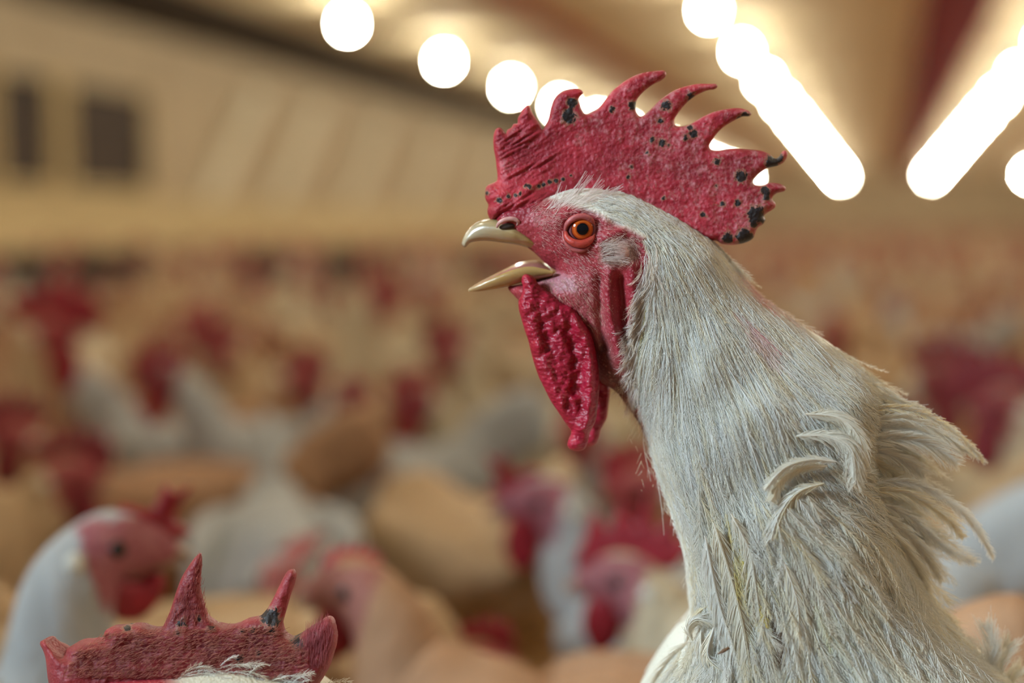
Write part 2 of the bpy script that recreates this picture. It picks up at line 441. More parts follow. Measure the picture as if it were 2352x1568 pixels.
for rx, rn in ((-5.0, 'the row nearest the long tan wall'), (-1.55, 'the row left of the red ceiling beam'), (1.6, 'the row right of the red ceiling beam'), (4.9, 'the row at the far right')):
    vis = 0
    for k in range(-4, 14):
        y = 12.95+3.1*k
        if k > -4 or True:
            if y < -2: continue
        if proto is None: proto = hanging_bulb(rx, y); r = proto
        else:
            r = proto.copy(); C.objects.link(r); r.location = (rx, y, CEIL)
            for ch in list(proto.children): c = ch.copy(); C.objects.link(c); c.parent = r
        lab = '%s lit hanging bulb in %s' % (ORD[k+4], rn)
        tag(r, lab, 'light bulb', 'hanging bulbs in '+rn)

# dark feed troughs standing among the hens
M_trough = surface_mat('dark_grey_plastic', lin(44, 42, 40), lin(60, 56, 52), 6, rough=0.5)
def trough(px, py, D, width, rot, lab, deep=1.0):
    fr = Frame(D, px); q = fr([(px, py)], 0.0)[0]; h = float(q[2]); w = width/2
    root = empty('feed_trough', (fr.loc[0]+math.cos(YAW)*q[0], fr.loc[1]+math.sin(YAW)*q[0], 0), YAW+rot, lab, 'feed trough', 'dark feed troughs')
    m = MB(); prof = [(-.07, .05), (-.055, -.03), (.055, -.03), (.07, .05), (.058, .05), (.046, -.018), (-.046, -.018), (-.058, .05)]
    for x in (-w, w): m.v += [(x, y, h+z*deep) for y, z in prof]
    m.f += [(i, (i+1) % 8, 8+(i+1) % 8, 8+i) for i in range(8)]+[tuple(range(8)), tuple(range(8, 16))]; m.build('trough', M_trough, root)
    for sx in (-1, 1):
        MB().box((sx*w*.8-.008, -.06, 0), (sx*w*.8+.008, .06, h-.03*deep)).build('leg', M_trough, root)
TR = [(150, 632, 6.2, .66, .15, 'long dark feed trough at the left edge of the flock, under the two dark openings', 1.9), (612, 622, 6.0, .17, 0, 'short dark feed trough between the two longer ones', 1.4),
      (832, 615, 6.0, .30, -.1, 'dark feed trough just left of the rooster\'s open beak', 1.5), (1115, 610, 6.4, .22, 0, 'dark feed trough seen through the rooster\'s open beak')]
for a in TR: trough(*a)

# ================================================================== THE ROOSTER
RF = Frame(DR, 2250)
rooster = empty('rooster', RF.loc, YAW, 'white rooster with open beak and large spiked red comb, in sharp focus', 'rooster')

body_px = [(1130,500),(1150,475),(1200,450),(1260,440),(1310,428),(1350,425),(1400,432),(1450,445),(1500,468),(1560,500),(1610,533),(1655,568),
 (1680,612),(1715,655),(1755,688),(1795,715),(1846,750),(1897,781),(1936,812),(1998,858),(2035,905),(2046,965),(2038,1030),(2032,1090),(2052,1160),
 (2085,1245),(2130,1340),(2190,1430),(2265,1505),(2340,1570),(2440,1640),(2600,1690),(2800,1710),(3000,1690),(3180,1640),(3300,1640),(3350,1720),
 (3330,1850),(3230,2020),(3050,2240),(2850,2450),(2600,2600),(2300,2680),(2000,2640),(1750,2480),(1570,2250),(1470,2000),(1430,1800),(1450,1660),
 (1500,1562),(1545,1492),(1592,1446),(1584,1400),(1579,1340),(1572,1290),(1556,1225),(1533,1160),(1508,1090),(1487,1015),(1465,968),(1440,932),
 (1415,900),(1392,884),(1376,872),(1360,820),(1330,765),(1270,735),(1220,712),(1192,690),(1178,676),(1166,660),(1190,654),(1225,645),(1255,636),
 (1278,624),(1262,612),(1245,597),(1225,578),(1200,560),(1165,540),(1140,522)]
BO = smooth_closed(body_px, 9)
CTRL = np.array([(1180,500,60,10.5),(1300,520,105,17),(1400,560,125,18.5),(1330,640,90,14.5),(1420,760,75,13),(1200,670,30,6),(1440,900,70,11),
 (1560,640,130,21),(1540,850,120,20),(1650,850,190,27),(1750,1000,250,34),(1620,1150,150,28),(1800,1250,270,38),(1650,1400,160,34),(1700,1500,300,42),
 (2000,1300,240,40),(1980,1080,120,30),(2100,1900,480,80),(2700,2100,480,75),(3250,1750,150,25)])
def rk(P):
    d2 = ((P[:, None, :]-CTRL[None, :, :2])**2).sum(2)+400.; w = d2**-1.6; w /= w.sum(1)[:, None]
    return w@CTRL[:, 2], w@CTRL[:, 3]/1000
G0 = BO.min(0)-24; GS = 8.0; gn = ((BO.max(0)+24-G0)/GS).astype(int)+1
gx, gy = np.meshgrid(G0[0]+np.arange(gn[0])*GS, G0[1]+np.arange(gn[1])*GS)
GP = np.stack([gx.ravel(), gy.ravel()], 1)
gin = inside(GP, BO); gd = np.where(gin, dist_to(GP, BO[::2]), 0); gR, gK = rk(GP)
gh = (gK*dome(gd, gR)).reshape(gx.shape)
for _ in range(3):                          # soften the ridge of the distance field
    q = np.pad(gh, 1, mode='edge'); gh2 = (q[1:-1, 1:-1]*2+q[:-2, 1:-1]+q[2:, 1:-1]+q[1:-1, :-2]+q[1:-1, 2:])/6
    gh = np.where(gin.reshape(gx.shape), gh2, 0)
def seg_gauss(P, line, w):
    return np.exp(-(dist_to(P, np.array(line, float), False)/w)**2)
def face_relief(P):
    r = 0.0012*seg_gauss(P, [(1288,500),(1310,482),(1345,476),(1390,500)], 14)
    r = r-0.0040*np.exp(-(((P-(1336,527))/(34, 30))**2).sum(1))
    r += 0.0010*seg_gauss(P, [(1296,555),(1335,582),(1375,565)], 10)
    r += 0.0016*seg_gauss(P, [(1212,572),(1240,596),(1266,616)], 9)
    r -= 0.0016*seg_gauss(P, [(1272,622),(1300,630)], 8)
    r += 0.0030*seg_gauss(P, [(1398,625),(1398,690),(1408,760),(1425,830)], 13)
    r -= 0.0030*seg_gauss(P, [(1424,640),(1430,700),(1436,780)], 8)
    r += 0.0022*seg_gauss(P, [(1450,610),(1455,700),(1447,770)], 11)
    r -= 0.0022*seg_gauss(P, [(1378,640),(1376,720),(1385,800)], 9)
    r += 0.0015*seg_gauss(P, [(1395,545),(1440,525),(1478,545)], 12)
    r -= 0.0018*seg_gauss(P, [(1455,560),(1462,590)], 9)
    r -= 0.0012*seg_gauss(P, [(1385,560),(1440,548)], 6)
    r += 0.0016*seg_gauss(P, [(1170,640),(1230,700),(1330,740)], 10)
    return r
def hb(P):
    """half width of the body at a picture position"""
    P = np.asarray(P, float).reshape(-1, 2); q = (P-G0)/GS; i = np.floor(q).astype(int)
    ok = (i[:, 0] >= 0) & (i[:, 1] >= 0) & (i[:, 0] < gn[0]-1) & (i[:, 1] < gn[1]-1)
    i[~ok] = 0; f = q-i; f[~ok] = 0; x, y = i[:, 0], i[:, 1]; fx, fy = f[:, 0], f[:, 1]
    h = gh[y, x]*(1-fx)*(1-fy)+gh[y, x+1]*fx*(1-fy)+gh[y+1, x]*(1-fx)*fy+gh[y+1, x+1]*fx*fy
    return np.where(ok, h, 0)
FACE = [(1100,520),(1130,470),(1200,440),(1270,462),(1315,472),(1370,490),(1425,520),(1480,552),(1497,590),(1478,650),(1470,700),(1452,780),(1440,850),
        (1462,910),(1484,970),(1492,1020),(1400,960),(1300,800),(1150,720),(1080,600)]
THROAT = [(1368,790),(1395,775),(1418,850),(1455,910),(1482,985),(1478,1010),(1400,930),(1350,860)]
GAPE = [(1240,628),(1275,622),(1320,640),(1325,668),(1285,668),(1235,650)]
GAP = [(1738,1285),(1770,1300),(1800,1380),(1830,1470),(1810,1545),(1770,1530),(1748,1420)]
def L(P, off): return RF(P, off)
def mapper(fr, y0=0.0):
    def m(P, off):
        q = fr(P, y0+np.abs(off))
        q[:, 1] = np.where(off >= 0, q[:, 1], -(y0+off)); return q
    return m
def sheet(name, outline, step, grid, thick, R, fr, y0, mat, parent, attrs=None, extra=None):
    """a solid with a traced outline: domed on both sides"""
    O = smooth_closed(outline, step); pts = hexgrid(O, grid)
    pts = pts[inside(pts, O)]; pts = pts[dist_to(pts, O) > grid*0.55]
    V, Fc = cdt(O, pts); d = dist_to(V, O)
    K = thick(V) if callable(thick) else thick; RR = R(V) if callable(R) else R
    h = K*dome(d, RR)
    if extra is not None: h = h+extra(V)*np.clip(d/(RR*0.6), 0, 1)
    v, f, src = two_sided(V, Fc, O, h, mapper(fr, y0))
    at = {k: a(V)[src] for k, a in (attrs or {}).items()}
    return link_mesh(name, v, f, mat, parent, attrs=at)

# body: fine mesh on the face, coarser further down
g1 = hexgrid(BO, 5.0); g1 = g1[(g1[:, 0] < 1530) & (g1[:, 1] < 1030)]
g2 = hexgrid(BO, 16.0); g2 = g2[~((g2[:, 0] < 1536) & (g2[:, 1] < 1036)) & (g2[:, 1] < 1640)]
g3 = hexgrid(BO, 45.0); g3 = g3[g3[:, 1] > 1650]
gp = np.concatenate([g1, g2, g3]); gp = gp[inside(gp, BO)]; gp = gp[dist_to(gp, BO) > 4.5]
V, Fc = cdt(BO, gp); dV = dist_to(V, BO)
fm = softmask(V, FACE, 8)
hV = hb(V)+face_relief(V)*np.clip(dV/12, 0, 1)
def nz2(P, sx, sy, ang=0.0, seed=0.0):
    c, s = math.cos(ang), math.sin(ang)
    return np.array([noise.noise(((x*c+y*s)/sx, (-x*s+y*c)/sy, seed)) for x, y in P])
small = V[:, 1] < 1100; nn = np.zeros(len(V)); nn[small] = nz2(V[small], 22, 22, 0, 3)
hV += 0.0006*nn*fm*np.clip(dV/12, 0, 1)
tint = np.tile(np.array([0.74, 0.73, 0.64]), (len(V), 1))
def blend(col, m):
    global tint
    tint = tint*(1-m[:, None])+np.array(col)*m[:, None]
blend((0.60, 0.40, 0.33), softmask(V, [(x, y) for x, y in [(1380,470),(1510,560),(1505,620),(1490,720),(1475,860),(1500,1020),(1560,1020),(1500,600)]], 10)*0.5)
blend((0.40, 0.045, 0.060), fm)
blend((0.42, 0.10, 0.11), softmask(V, [(1300,660),(1360,640),(1400,700),(1430,840),(1440,900),(1380,860),(1340,760)], 22)*fm*0.8)
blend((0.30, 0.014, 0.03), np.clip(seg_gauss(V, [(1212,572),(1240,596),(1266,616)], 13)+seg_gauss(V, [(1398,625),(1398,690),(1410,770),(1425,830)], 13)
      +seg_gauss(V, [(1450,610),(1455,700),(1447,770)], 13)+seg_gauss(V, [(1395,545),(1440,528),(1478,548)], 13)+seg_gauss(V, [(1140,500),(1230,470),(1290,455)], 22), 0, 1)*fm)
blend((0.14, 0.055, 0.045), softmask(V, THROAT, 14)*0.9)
blend((0.48, 0.24, 0.27), softmask(V, GAPE, 7)*0.8)
blend((0.26, 0.19, 0.14), softmask(V, GAP, 14))  # grey-brown under-down, with the shadow inside the feather gap painted in
blend((0.62, 0.42, 0.36), softmask(V, [(1380,560),(1410,548),(1450,550),(1462,590),(1440,606),(1400,612),(1378,600)], 8)*0.85)
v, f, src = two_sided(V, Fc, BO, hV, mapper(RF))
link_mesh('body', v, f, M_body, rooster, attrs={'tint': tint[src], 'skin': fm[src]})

# comb
Z = 2.6133
comb_z = [(345,1012),(322,990),(312,950),(318,915),(300,878),(299,830),(312,800),(345,785),(368,770),(372,735),(366,680),(362,640),(352,590),(348,540),(351,490),
 (365,460),(385,452),(405,465),(422,487),(432,466),(455,452),(470,430),(492,425),(496,395),(512,365),(532,330),(552,316),(570,330),(580,360),(605,398),
 (628,430),(641,460),(655,450),(672,420),(685,385),(695,335),(710,290),(735,255),(770,232),(810,222),(850,219),(878,229),(886,246),(870,264),(858,285),
 (868,312),(880,345),(903,371),(940,358),(985,330),(1025,280),(1055,240),(1100,200),(1150,165),(1210,135),(1270,118),(1330,111),(1370,109),(1386,122),
 (1380,146),(1350,172),(1320,186),(1280,212),(1240,246),(1210,285),(1202,320),(1205,358),(1228,386),(1262,370),(1300,335),(1345,290),(1400,250),
 (1450,222),(1520,200),(1580,189),(1640,190),(1682,190),(1694,204),(1675,222),(1630,229),(1570,256),(1520,292),(1480,335),(1447,380),(1434,412),
 (1442,440),(1480,446),(1530,431),(1590,396),(1650,366),(1710,348),(1780,336),(1830,336),(1877,350),(1897,370),(1880,384),(1842,386),(1790,411),
 (1740,441),(1700,476),(1665,521),(1644,560),(1658,586),(1700,591),(1760,582),(1830,580),(1900,585),(1960,592),(2003,610),(2040,636),(2066,622),
 (2078,600),(2098,589),(2114,601),(2109,630),(2090,660),(2050,681),(1990,695),(1955,715),(1925,740),(1905,766),(1913,792),(1942,799),(1975,795),
 (2000,784),(2040,784),(2082,795),(2104,815),(2095,833),(2050,846),(2026,866),(2022,885),(2041,905),(2039,930),(2015,950),(1990,965),(1972,982),
 (1981,1005),(1965,1032),(1935,1052),(1922,1080),(1910,1112),(1885,1132),(1840,1148),(1780,1155),(1720,1150),(1690,1132),(1640,1125),(1560,1085),
 (1400,1010),(1200,930),(1000,900),(800,955),(640,1000),(500,1010),(420,990)]
comb_px = [(1000+a/Z, 120+b/Z) for a, b in comb_z]
SCAB = [(820,305,26,1),(800,385,34,1),(1185,320,20,1),(1062,340,16,.8),(1385,320,24,.9),(1540,275,22,.8),(1350,410,16,.8),(1548,490,20,.9),(1500,515,18,.7),(1360,545,20,.9),
 (1400,556,11,.7),(1860,385,20,1),(1825,400,14,.9),(2020,660,30,1.2),(2055,635,24,1.2),(1690,655,18,.9),(1833,745,28,1),(1980,830,22,.9),(1985,872,18,.8),(1925,975,40,1.1),(1912,1030,18,1),
 (1850,1110,36,1.2),(1890,1115,22,1),(1755,1113,26,.9),(1720,910,14,.8),(1815,905,18,.8),(385,888,13,1),(440,865,10,.9),(480,858,10,.9),(510,848,9,.9),(620,805,11,.9),(650,795,10,.9),
 (685,780,10,.9),(725,770,12,1),(765,762,10,1),(565,808,12,.9),(540,800,10,.8),(815,740,9,.8),(1300,525,14,.7),(1155,750,11,.7),(1370,875,13,.8),(1605,975,14,.7),(1175,685,12,.6),
 (1690,800,12,.6),(1970,1015,14,.9),(1275,605,14,.5),(1530,450,16,.8),(310,845,12,.8),(1240,300,10,.8)]
def scab_f(P):
    s = np.zeros(len(P))
    for x, y, r, a in SCAB: s = np.maximum(s, a*1.25*np.exp(-((P-(1000+x/Z, 120+y/Z))**2).sum(1)/(r/Z*1.3)**2))
    return s
def scurf_f(P):
    s = np.clip((P[:, 0]-1290)/160, 0, 1)*0.75
    s += 0.9*np.exp(-((P-(1165,385))**2).sum(1)/38**2)+0.5*np.exp(-((P-(1345,285))**2).sum(1)/50**2)
    for x, y, r in [(1300,560,80),(1700,700,70),(960,440,50),(1480,480,70),(1900,950,90),(860,530,35),(1340,440,60)]:
        s += 0.55*np.exp(-((P-(1000+x/Z, 120+y/Z))**2).sum(1)/(r/Z)**2)
    return np.clip(s, 0, 1.3)
def comb_thick(P):
    return 0.0027+0.0048*np.exp(-(((P-(1190,480))/(110, 70))**2).sum(1))+0.0022*np.clip((P[:, 1]-330)/200, 0, 1)
def comb_extra(P):
    fr = np.exp(-(np.clip(P[:, 0]-1200, 0, 999)/80)**2)
    w = 0.0011*fr*np.abs(nz2(P, 70, 9, -0.55, 1.0))*2 + 0.0005*nz2(P, 26, 26, 0, 5)+0.0004*nz2(P, 8, 8, 0, 9)
    return w-0.0004*fr
comb = sheet('comb', comb_px, 3.2, 3.4, comb_thick, lambda P: 17+26*np.exp(-(((P-(1190,480))/(110, 80))**2).sum(1)), RF, 0.0, M_comb, rooster,
      {'scab': scab_f, 'scurf': scurf_f}, comb_extra)

# wattles
Z2 = 2.53
wat_z = [(405,490),(400,520),(408,560),(398,600),(382,635),(385,690),(402,750),(420,810),(440,870),(457,940),(477,1010),(502,1080),(536,1150),(572,1220),
 (612,1280),(652,1340),(688,1392),(674,1435),(666,1470),(680,1495),(712,1508),(745,1505),(770,1490),(786,1450),(797,1400),(817,1360),(833,1320),
 (842,1240),(850,1170),(852,1100),(846,1020),(835,950),(820,880),(800,820),(770,770),(732,710),(690,665),(640,645),(590,605),(540,572),(500,540),(475,500),(455,485),(425,478)]
wat_px = [(1040+a/Z2, 440+b/Z2) for a, b in wat_z]
def wat_extra(P):
    r = 0.0014*nz2(P, 16, 26, 0.2, 2)+0.0008*nz2(P, 9, 7, 0.3, 8)+0.0004*nz2(P, 5, 4, 0, 4)
    r += 0.0026*seg_gauss(P, [(1330,735),(1358,800),(1362,900),(1345,985)], 13)-0.0020*seg_gauss(P, [(1305,760),(1325,830),(1322,900)], 12)
    r -= 0.0014*seg_gauss(P, [(1245,745),(1262,800)], 14)+0.0*P[:, 0]
    r += 0.0010*seg_gauss(P, [(1216,700),(1235,780),(1260,860),(1300,960)], 9)
    return r
sheet('wattle', wat_px, 4, 4.2, 0.0042, 26, RF, 0.0105, M_wattle, rooster, None, wat_extra)
sheet('wattle', [((x-1200)*0.96+1232, (y-640)*0.90+668) for x, y in wat_px], 5, 6, 0.0036, 24, RF, -0.0085, M_wattle, rooster, None, lambda P: 0.0012*nz2(P, 16, 22, 0, 6))

# beak: upper and lower
def horn_tint(P):
    t = np.clip((P[:, 0]-1065)/150, 0, 1)[:, None]
    c = np.array(lin(180, 165, 140))*(1-t)+np.array(lin(166, 132, 76))*t
    g = np.clip(1-(P[:, 1]-505)/22, 0, 1)[:, None]*0.6
    return c*(1-g)+np.array(lin(128, 110, 54))*g
up_px = [(1066,567),(1061,560),(1064,547),(1072,532),(1085,518),(1102,507),(1120,502),(1145,500),(1180,510),(1215,530),(1245,560),(1240,573),(1215,569),(1190,562),(1165,558),(1135,554),(1110,552),(1090,554),(1078,558),(1071,566)]
sheet('upper_beak', up_px, 3, 3.4, lambda P: 0.0015+0.0078*np.clip((P[:, 0]-1060)/120, 0, 1), lambda P: 8+22*np.clip((P[:, 0]-1060)/80, 0, 1), RF, 0.0, M_horn, rooster,
      {'tint': horn_tint})
t_near = [(1076,665),(1095,655),(1120,643),(1150,630),(1185,617),(1215,612),(1245,616),(1275,624)]
t_far = [(1077,663),(1098,649),(1125,635),(1155,620),(1190,604),(1222,597),(1243,599),(1262,612)]
t_keel = [(1076,669),(1100,669),(1130,665),(1165,659),(1190,652),(1215,647),(1240,642),(1268,636)]
t_w = [0.4, 2.2, 3.8, 5.2, 6.2, 7.0, 7.6, 8.2]
def resample(a, n):
    a = np.array(a, float); u = np.linspace(0, len(a)-1, n); i = np.minimum(u.astype(int), len(a)-2); fr = (u-i)
    p = lambda k: a[np.clip(i+k, 0, len(a)-1)]
    fr = fr.reshape((-1,)+(1,)*(a.ndim-1))
    return 0.5*(2*p(0)+(p(1)-p(-1))*fr+(2*p(-1)-5*p(0)+4*p(1)-p(2))*fr**2+(-p(-1)+3*p(0)-3*p(1)+p(2))*fr**3)
n = 28; A, B, K, Wd = resample(t_near, n), resample(t_far, n), resample(t_keel, n), resample(np.array(t_w), n)/1000
ring = []; tn = []
horn = np.array(lin(178, 142, 86)); mouth = np.array(lin(165, 95, 95))
for j in range(15):                         # near rim -> keel -> far rim -> inner floor
    if j <= 8:
        a = math.pi*j/8; c = math.cos(a); s = math.sin(a)
        P = (A*(1+c)/2+B*(1-c)/2)*(1-s)+K*s; ring.append(L(P, Wd*c*(1+0.12*s))); tn.append(horn)
    else:
        u = (j-8)/7; c = -1+2*u; s = math.sin(math.pi*u)
        P = (A*(1+c)/2+B*(1-c)/2)*(1-0.35*s)+K*0.35*s; ring.append(L(P, Wd*c*0.86)); tn.append(mouth if 0.1 < u < 0.9 else horn)
ring = np.array(ring); nr = len(ring)
vv = ring.transpose(1, 0, 2).reshape(-1, 3); ff = [(i*nr+j, i*nr+(j+1) % nr, (i+1)*nr+(j+1) % nr, (i+1)*nr+j) for i in range(n-1) for j in range(nr)]
ff += [tuple(range(nr)), tuple((n-1)*nr+j for j in range(nr))]
tt = np.tile(np.array(tn), (n, 1)); pale = np.clip(1-np.repeat(np.arange(n), nr)/9, 0, 1)[:, None]*0.5; tt = tt*(1-pale)+np.array(lin(200, 180, 145))*pale
link_mesh('lower_beak', vv, ff, M_horn, rooster, attrs={'tint': tt})

# nostrils, eyes, ear lobes: one of each on either side
def surf_tube(name, pts, rad_px, mat, parent, lift=0.0, side=1, n=10, offs=None):
    P = resample(np.array(pts, float), 26); r = resample(np.array(rad_px, float), 26)/6000
    o = (hb(P)+face_relief(P)+lift) if offs is None else resample(np.array(offs, float), 26)
    q = L(P, o); 
    if side < 0: q[:, 1] *= -1
    v, f = tube(q, r, n); return link_mesh(name, v, f, mat, parent)
for side in (1, -1):
    ec = L([(1337, 526)], 0.0147)[0]*np.array([1, side, 1])
    me_v, me_f = uvsphere((0, 0, 0), (0.0056, 0.0047, 0.0056), 40, 24)
    eye = link_mesh('eye', me_v, me_f, M_eye, rooster); eye.location = tuple(ec)
    surf_tube('upper_eyelid', [(1298,536),(1302,516),(1317,502),(1338,497),(1356,504),(1365,520)], [3, 6, 7.5, 7.5, 7, 4], M_lid2, eye, side=side, offs=[.0158, .0172, .0180, .0182, .0176, .0160]).location = tuple(-Vector(ec))
    surf_tube('lower_eyelid', [(1299,528),(1303,545),(1318,557),(1338,560),(1355,552),(1366,535)], [4, 7, 9, 9.5, 8, 4], M_lid, eye, side=side, offs=[.0158, .0174, .0184, .0186, .0178, .0160]).location = tuple(-Vector(ec))
    surf_tube('eyelid_fold', [(1293,530),(1297,554),(1316,572),(1340,574),(1362,560)], [2, 4, 5, 5, 2], M_lid2, eye, side=side, offs=[.0156, .0166, .0172, .0174, .0166]).location = tuple(-Vector(ec))
    # nostril: a dark slit under a pale fleshy flap
    q = L([(1167, 519)], 0.0072)[0]*np.array([1, side, 1])
    a_v, a_f = uvsphere((0, 0, 0), (0.0035, 0.0022, 0.0013), 20, 12)
    nos = link_mesh('nostril', a_v, a_f, M_nostril, rooster); nos.location = tuple(q); nos.rotation_euler = (0, math.radians(-10), 0)
    fl = surf_tube('nostril_flap', [(1141,522),(1148,511),(1163,504),(1180,503),(1190,509),(1187,517)], [2.5, 5, 5.5, 5.5, 4, 2], M_flap, nos, side=side, offs=[.0085, .0096, .0100, .0098, .0095, .0086])
    fl.parent = rooster
    lb = sheet('ear_lobe', [(1420,560),(1436,562),(1447,574),(1444,590),(1428,600),(1412,594),(1408,576)], 4, 5, 0.0022, 14, RF, 0.0185 if side > 0 else -0.0185, M_lobe, rooster, None,
               lambda P: 0.0006*nz2(P, 8, 8, 0, 3))

# ------------------------------------------------------------------ plumage made of barbs
hbf = lambda P: hb(P)
def maskat(P):
    i = np.clip(((P-G0)/GS).round().astype(int), 0, gn-1); g = gin.reshape(gx.shape)
    return g[i[:, 1], i[:, 0]].astype(float)
class Strands:
    """curves laid in picture space over the body surface: (x, y, lift) -> point"""
    def __init__(s): s.P = []; s.n = []; s.r = []; s.t = []
    def add(s, XY, lift, rad, tint, hf, fr=None, side=1):
        if hf is hbf:                       # barbs that would hang clear of the breast are dropped
            e = XY[:, -1]; out = (maskat(e) < 0.05) & (e[:, 0] < 1660) & (e[:, 1] > 930)
            keep = ~(out & (rng.uniform(0, 1, len(e)) < 0.93))
            if not keep.all():
                XY = XY[keep]; lift = np.broadcast_to(lift, (len(keep), lift.shape[-1]))[keep]
                if np.ndim(rad): rad = rad[keep]
                tint = np.broadcast_to(tint, (len(keep), 3))[keep]
        k, m = XY.shape[:2]; fl = XY.reshape(-1, 2); off = hf(fl)+np.maximum(lift, 0.0).ravel()
        q = (fr or RF)(fl, off)
        if side < 0: q[:, 1] *= -1
        s.P.append(q); s.n += [m]*k
        rr = np.linspace(1, 0.35, m)[None, :]*np.broadcast_to(np.asarray(rad), (k,))[:, None]; s.r.append(rr.ravel()); s.t.append(np.broadcast_to(tint, (k, 3)))
    def build(s, name, mat, parent):
        cv = bpy.data.hair_curves.new(name); cv.add_curves(s.n)
        P = np.concatenate(s.P).astype(np.float32)
        cv.attributes['position'].data.foreach_set('vector', P.ravel())
        r = cv.attributes.new('radius', 'FLOAT', 'POINT'); r.data.foreach_set('value', np.concatenate(s.r).astype(np.float32))
        t = np.concatenate(s.t); t = np.concatenate([t, np.ones((len(t), 1))], 1).astype(np.float32)
        a = cv.attributes.new('tint', 'FLOAT_COLOR', 'CURVE'); a.data.foreach_set('color', t.ravel())
        cv.materials.append(mat); o = bpy.data.objects.new(name, cv); C.objects.link(o)
        if parent: o.parent = parent
        print('strands', name, len(s.n)); return o
FL = np.array([  # x, y, direction (degrees, 0 = right, 90 = down)
 (1340,470,20),(1400,452,12),(1450,470,30),(1540,520,35),(1620,560,45),(1490,600,80),(1480,680,108),(1465,760,112),(1470,860,100),(1490,950,95),(1520,700,80),
 (1560,620,62),(1640,660,60),(1700,680,48),(1780,730,40),(1600,800,74),(1700,850,62),(1850,800,40),(1950,860,38),(2040,930,40),(1520,1050,70),(1555,1180,71),(1580,1300,76),
 (1640,1050,78),(1750,1020,68),(1880,1000,50),(2000,1040,30),(2080,1020,38),(1660,1250,78),(1700,1400,82),(1600,1420,84),(1830,1180,50),(1950,1160,35),
 (2080,1180,30),(1850,1350,72),(1950,1320,58),(2080,1330,60),(1800,1500,84),(1950,1500,62),(2100,1480,52),(2200,1520,45),(1550,1520,112),(1600,1550,108),
 (1500,1650,100),(2400,1700,20),(2800,1800,15),(2200,2200,60),(2800,2200,40),(1700,2000,95)], float)
def flow(P):
    d2 = ((P[:, None, :]-FL[None, :, :2])**2).sum(2)+100; w = d2**-1.7; w /= w.sum(1)[:, None]
    a = np.radians(FL[:, 2]); return np.arctan2(w@np.sin(a), w@np.cos(a))
def shafts(root, length, spread, bend, K=9):
    ang = flow(root)+spread; pts = [root]
    for i in range(K-1):
        a = flow(pts[-1])*0.75+ang*0.25+spread*0.6+bend*(i/(K-1)); pts.append(pts[-1]+(length/(K-1))[:, None]*np.stack([np.cos(a), np.sin(a)], 1))
    return np.stack(pts, 1)
def at(Sh, s):
    """Sh (N,K,2), s (N,B): point on each shaft, extended past the tip"""
    K = Sh.shape[1]; u = s*(K-1); i = np.clip(np.floor(u).astype(int), 0, K-2); fr = (u-i)[..., None]
    r = np.arange(len(Sh))[:, None]; a, b = Sh[r, i], Sh[r, i+1]; return a+(b-a)*fr, (b-a)
def feathers(st, Sh, length, width, nb, lift0, lift1, rad, tint, hf, loose=0.25, shape='hackle', ang=22, fr=None, side=1, shaft=True):
    N = len(Sh); K = Sh.shape[1]
    for sg in (-1, 1):
        s = np.linspace(0.03, 0.97, nb)[None, :]+rng.normal(0, 0.3/nb, (N, nb)); s = np.clip(s, 0.0, 1)
        w = (0.35+0.65*np.sin(np.clip(s*1.25+0.25, 0, 1)*math.pi*0.5))*(1-s**3.5)**0.6 if shape == 'hackle' else np.sin(np.clip(0.15+0.80*s, 0, 1)*math.pi)**0.7
        wl = width[:, None]*np.maximum(w, 0.10)*rng.uniform(1-loose, 1+loose*0.5, (N, nb))
        adv = wl/math.tan(math.radians(ang))/length[:, None]
        U = np.linspace(0, 1, 5); XY = []
        clump = 1+0.25*np.sin(s*37+rng.uniform(0, 6, (N, 1)))*loose*2
        for u in U:
            p, d = at(Sh, s+u*adv*clump); nrm = np.stack([-d[..., 1], d[..., 0]], -1); nrm /= np.linalg.norm(nrm, axis=-1)[..., None]+1e-9
            XY.append(p+nrm*(sg*wl*(u**0.85))[..., None])
        XY = np.stack(XY, 2)
        XY += rng.normal(0, 1, (N, nb, 1, 2))*(loose*6*np.linspace(0, 1, 5)**2)[None, None, :, None]
        lf = (lift0[:, None]+(lift1-lift0)[:, None]*s)[..., None]+rng.uniform(-0.0004, 0.0006, (N, nb, 1))*np.linspace(0.2, 1.5, 5)-0.0005*np.linspace(0, 1, 5)
        tn = np.repeat(tint[:, None, :], nb, 1)*rng.uniform(0.9, 1.06, (N, nb, 1))
        st.add(XY.reshape(N*nb, 5, 2), lf.reshape(N*nb, 5), rad*rng.uniform(0.75, 1.2, N*nb), tn.reshape(-1, 3), hf, fr, side)
    if shaft:
        lf = np.linspace(0, 1, K)[None, :]*(lift1-lift0)[:, None]+lift0[:, None]+0.0002
        st.add(Sh, lf, rad*1.7, tint, hf, fr, side)
def white(N, warm=0.0):
    k = np.clip(rng.beta(1.6, 4, N)+warm, 0, 1)[:, None]
    return (np.array([0.93, 0.94, 0.93])*(1-k)+np.array([0.90, 0.78, 0.52])*k)*rng.uniform(0.92, 1.05, (N, 1))
